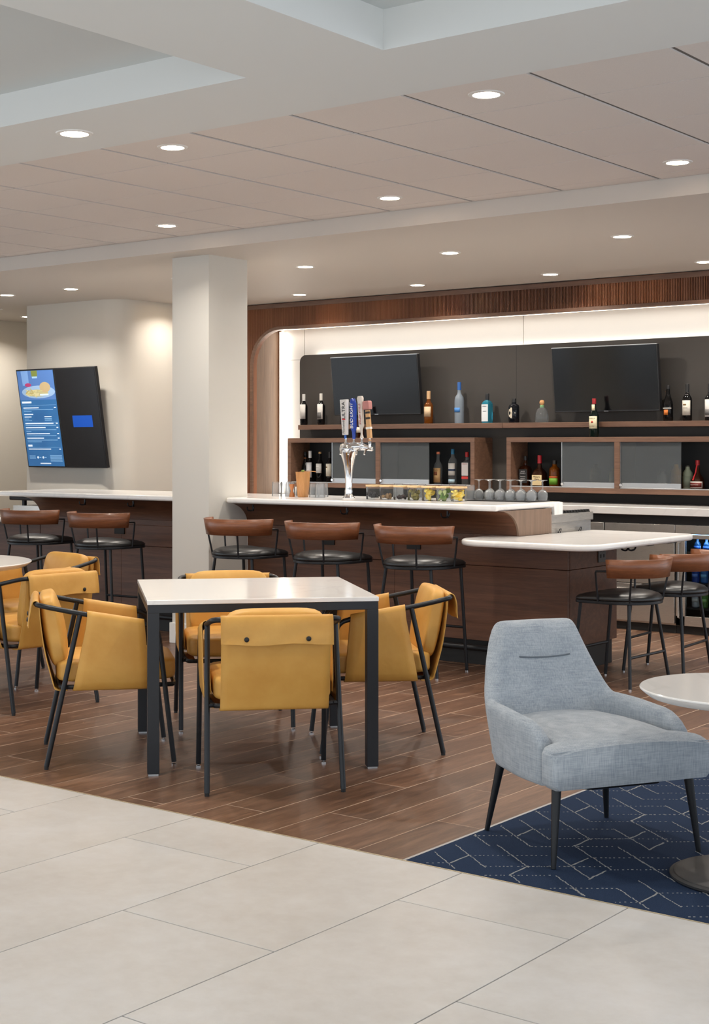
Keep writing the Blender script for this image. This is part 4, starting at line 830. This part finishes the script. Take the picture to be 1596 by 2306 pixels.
# ---- round tables
def round_table(label, loc, r, z, br, topm=M_QUARTZ):
    t = thing('round_table', label, 'table', loc)
    MB().lathe([(r - .045, z - .034), (r - .03, z - .030), (r - .006, z - .012), (r, z - .006), (r, z - .003), (r - .003, z)] + [(0, z)], 64).build('table_top', topm, t, smooth=True, angle=30)
    MB().lathe([(.12, z - .05), (.12, z - .034), (0, z - .034)], 24).build('top_plate', M_BLK, t)
    MB().lathe([(.03, .014), (.03, z - .045)], 20).build('pedestal', M_BLK, t, smooth=True)
    MB().lathe([(br - .004, 0), (br, .003), (br, .010), (br - .012, .014), (br - .014, .017), (br - .02, .019), (0, .019)], 56).build('base_plate', mat('base_black', (40, 40, 41), .45), t, smooth=True, angle=30)
round_table('round white stone side table on black disc beside grey armchair', (-1.925, 4.79, .0036), .342, .634, .243)
round_table('round white dining table between two mustard chairs', (-7.235, 5.48, 0), .64, .762, .3)

# ================================================================== GREY ARMCHAIR
t = thing('armchair', 'grey woven lounge armchair on tapered black legs', 'armchair', (-2.561, 4.883, .0036), radians(-120.3))
# shell: U-shaped wall, plan half-path from right arm tip round the back to left arm tip
path = []
fr_y, side_x, cor = .215, .312, .14
for k in range(9): path.append((side_x + .012 * (k / 8), fr_y - (fr_y + .19) * k / 8))
for k in range(1, 12): a = radians(90 * k / 11); path.append((side_x + .012 - cor + cor * cos(a), -.19 - cor * sin(a)))
for k in range(1, 4): path.append(((side_x + .012 - cor) * (1 - k / 3.), -.19 - cor - .008 * k / 3.))
path = path + [(-x, y) for x, y in path[-2::-1]]
n = len(path); S = [0.]
for i in range(1, n): S.append(S[-1] + math.dist(path[i], path[i - 1]))
tot = S[-1]; rows = []
def sm(a, b, x): x = min(max((x - a) / (b - a), 0), 1); return x * x * (3 - 2 * x)
TH = .072
for i, (x, y) in enumerate(path):
    d = min(S[i], tot - S[i])                      # distance from the arm tip
    top = .484 + .012 * sm(.1, .35, d) + .276 * sm(.44, .625, d)
    top -= .085 * (1 - sm(-.03, .11, d)) ** 1.3
    a, b = path[max(i - 1, 0)], path[min(i + 1, n - 1)]; tx, ty = b[0] - a[0], b[1] - a[1]; l = math.hypot(tx, ty); nx, ny = -ty / l, tx / l   # inward
    if nx * x + ny * (y + .05) > 0: nx, ny = -nx, -ny
    back = sm(.40, .61, d)
    def pos(z, off):
        q = max(0, (z - .45)) / .33; rw = min(max((.05 - y) / .38, 0), 1); lo = max(0, .50 - z) / .23; sx = (1 - .05 * q * back - .01 * q) * (1 - .12 * rw) * (1 - .06 * lo * rw); lean = -.085 * max(0, z - .30) / .48 * back - .015 * (z - .3)
        px, py = x + nx * off, y + ny * off
        return (px * sx, py + lean + .055 * lo * rw, z)
    th = TH * (.82 + .55 * back); row = []
    zb = .268
    for (f, o) in ((0, .012), (.03, .002), (.25, 0), (.6, 0), (.84, 0), (.94, .008), (.985, .024), (1.0, th * .5), (.985, th - .024), (.94, th - .008), (.84, th), (.6, th + .012 * back), (.3, th + .02 * back), (.05, th)):
        row.append(pos(zb + (top - zb) * f, o))
    rows.append(row)
sh = MB().grid(rows); k = len(rows[0])
sh.f += [tuple(range(k)), tuple(range((n - 1) * k, n * k))]
sh = sh.build('shell', M_GREYF, t, smooth='all', sub=1)
MB().tube(smooth_path([(-.11, -.291, .640), (-.05, -.291, .634), (.05, -.291, .634), (.11, -.291, .640)]), .0028, 6).build('tuck_seam', mat('seam_grey', (96, 104, 113), .9), t)
# thick seat cushion, flared to the front
rows = []; ys = [-.25, -.24, -.1, .05, .15, .195, .21, .222, .232, .242, .255, .28, .300, .311, .316]
for y in ys:
    w_ = .252 + .073 * sm(.205, .240, y); e_ = 1 - .04 * sm(.298, .318, y) ** 2; z1_ = .414 + .016 * (1 - ((y - .0) / .32) ** 2) - .014 * sm(.26, .32, y); r_ = .020; row = []
    for (u, z) in [(-w_ + r_, .272), (-w_, .272 + r_), (-w_, .33), (-w_, z1_ - .03), (-w_ + .008, z1_ - .012), (-w_ + .03, z1_ - .004)] + [(-w_ + .03 + (2 * w_ - .06) * q / 10, z1_ + .018 * (1 - (q / 5 - 1) ** 2)) for q in range(1, 10)] + [(w_ - .03, z1_ - .004), (w_ - .008, z1_ - .012), (w_, z1_ - .03), (w_, .33), (w_, .272 + r_), (w_ - r_, .272)]:
        row.append((u * e_, y, .345 + (z - .345) * e_))
    rows.append(row + [row[0]])
sc_ = MB().grid(rows); K = len(rows[0]); sc_.f += [tuple(range(K - 1)), tuple(range((len(rows) - 1) * K, len(rows) * K - 1))]
seat = sc_.build('seat_cushion', M_GREYF, t, smooth=True, angle=50)
MB().tube([(u * .327, .306 - .0 * u, .400 + .012 * (1 - u * u)) for u in [q / 8 for q in range(-8, 9)]], .0022, 6).build('piping', M_GREYF, seat)
MB().tube(smooth_path([(.27, .25, .262), (-.27, .25, .262), (-.235, -.235, .262), (.235, -.235, .262)], 1, True), .011, 8, True).build('base_frame', M_BLK, t, smooth=True)
for sx, sy in ((-1, 1), (1, 1), (-1, -1), (1, -1)):
    top_ = (sx * (.27 if sy > 0 else .225), .245 if sy > 0 else -.225, .268); ft_ = (sx * (.297 if sy > 0 else .262), .27 if sy > 0 else -.27, 0)
    MB().tube([ft_, top_], [.009, .017], 12).build('leg', M_BLK, t, smooth=True)

# ================================================================== RUG
XE = 1.6; YE = 7.39
t = thing('area_rug', 'navy inset carpet with pale broken chevron lines', 'rug', (XR, YB, 0))
box('pile', M_RUG, .012, XE - XR, .004, YE - YB, -.006, .0022, t)
box('edge_strip', M_ALU, 0, .012, .004, YE - YB, -.006, .0026, t)
rl = MB(); PX, PY = .715, .455
solid_ = [(-2.795, 4.337), (-2.562, 4.34), (-2.328, 4.459), (-2.45, 4.561)]
fall = [(-2.915, 4.42), (-2.905, 4.546), (-2.788, 4.638), (-2.56, 4.648), (-2.555, 4.337), (-2.433, 4.427), (-2.32, 4.335)]
rise = [(-2.794, 4.459), (-2.68, 4.376), (-2.68, 4.694), (-2.324, 4.602), (-2.433, 4.702), (-2.56, 4.465)]
def dash(a, b, on, off, w):
    a, b = Vector(a), Vector(b); d = (b - a); l = d.length; d.normalize(); q = Vector((-d.y, d.x)); s = 0
    while s < l:
        e = min(s + on * random.uniform(.6, 1.4), l); ww = w * random.uniform(.7, 1.25); j = random.uniform(-.002, .002) if off else 0
        p0, p1 = a + d * s + q * j, a + d * e + q * j
        if all(XR + .02 < p.x < -.2 and YB + .012 < p.y < YE - .02 for p in (p0, p1)) and (seen(p0.x, p0.y, 0, 200)):
            c = [p0 - q * ww, p1 - q * ww, p1 + q * ww, p0 + q * ww]; vs = [(p.x - XR, p.y - YB, .0018) for p in c] + [(p.x - XR, p.y - YB, .0036) for p in c]
            rl.add(vs, [(4, 5, 6, 7), (0, 1, 5, 4), (1, 2, 6, 5), (2, 3, 7, 6), (3, 0, 4, 7)])
        s = e + off * random.uniform(.6, 1.5)
for ix in range(-1, 4):
    for iy in range(-2, 7):
        ox, oy = ix * PX, iy * PY
        for x, y in solid_: dash((x + ox, y + oy), (x + ox, y + oy + .124), .02, .001, .0024)
        for x, y in fall: dash((x + ox, y + oy), (x + ox + .233, y + oy - .182), .009, .004, .0017)
        for x, y in rise: dash((x + ox, y + oy), (x + ox + .233, y + oy + .182), .006, .010, .0013)
tag(rl.build('yarn_line', M_RUGL, t), kind='stuff')
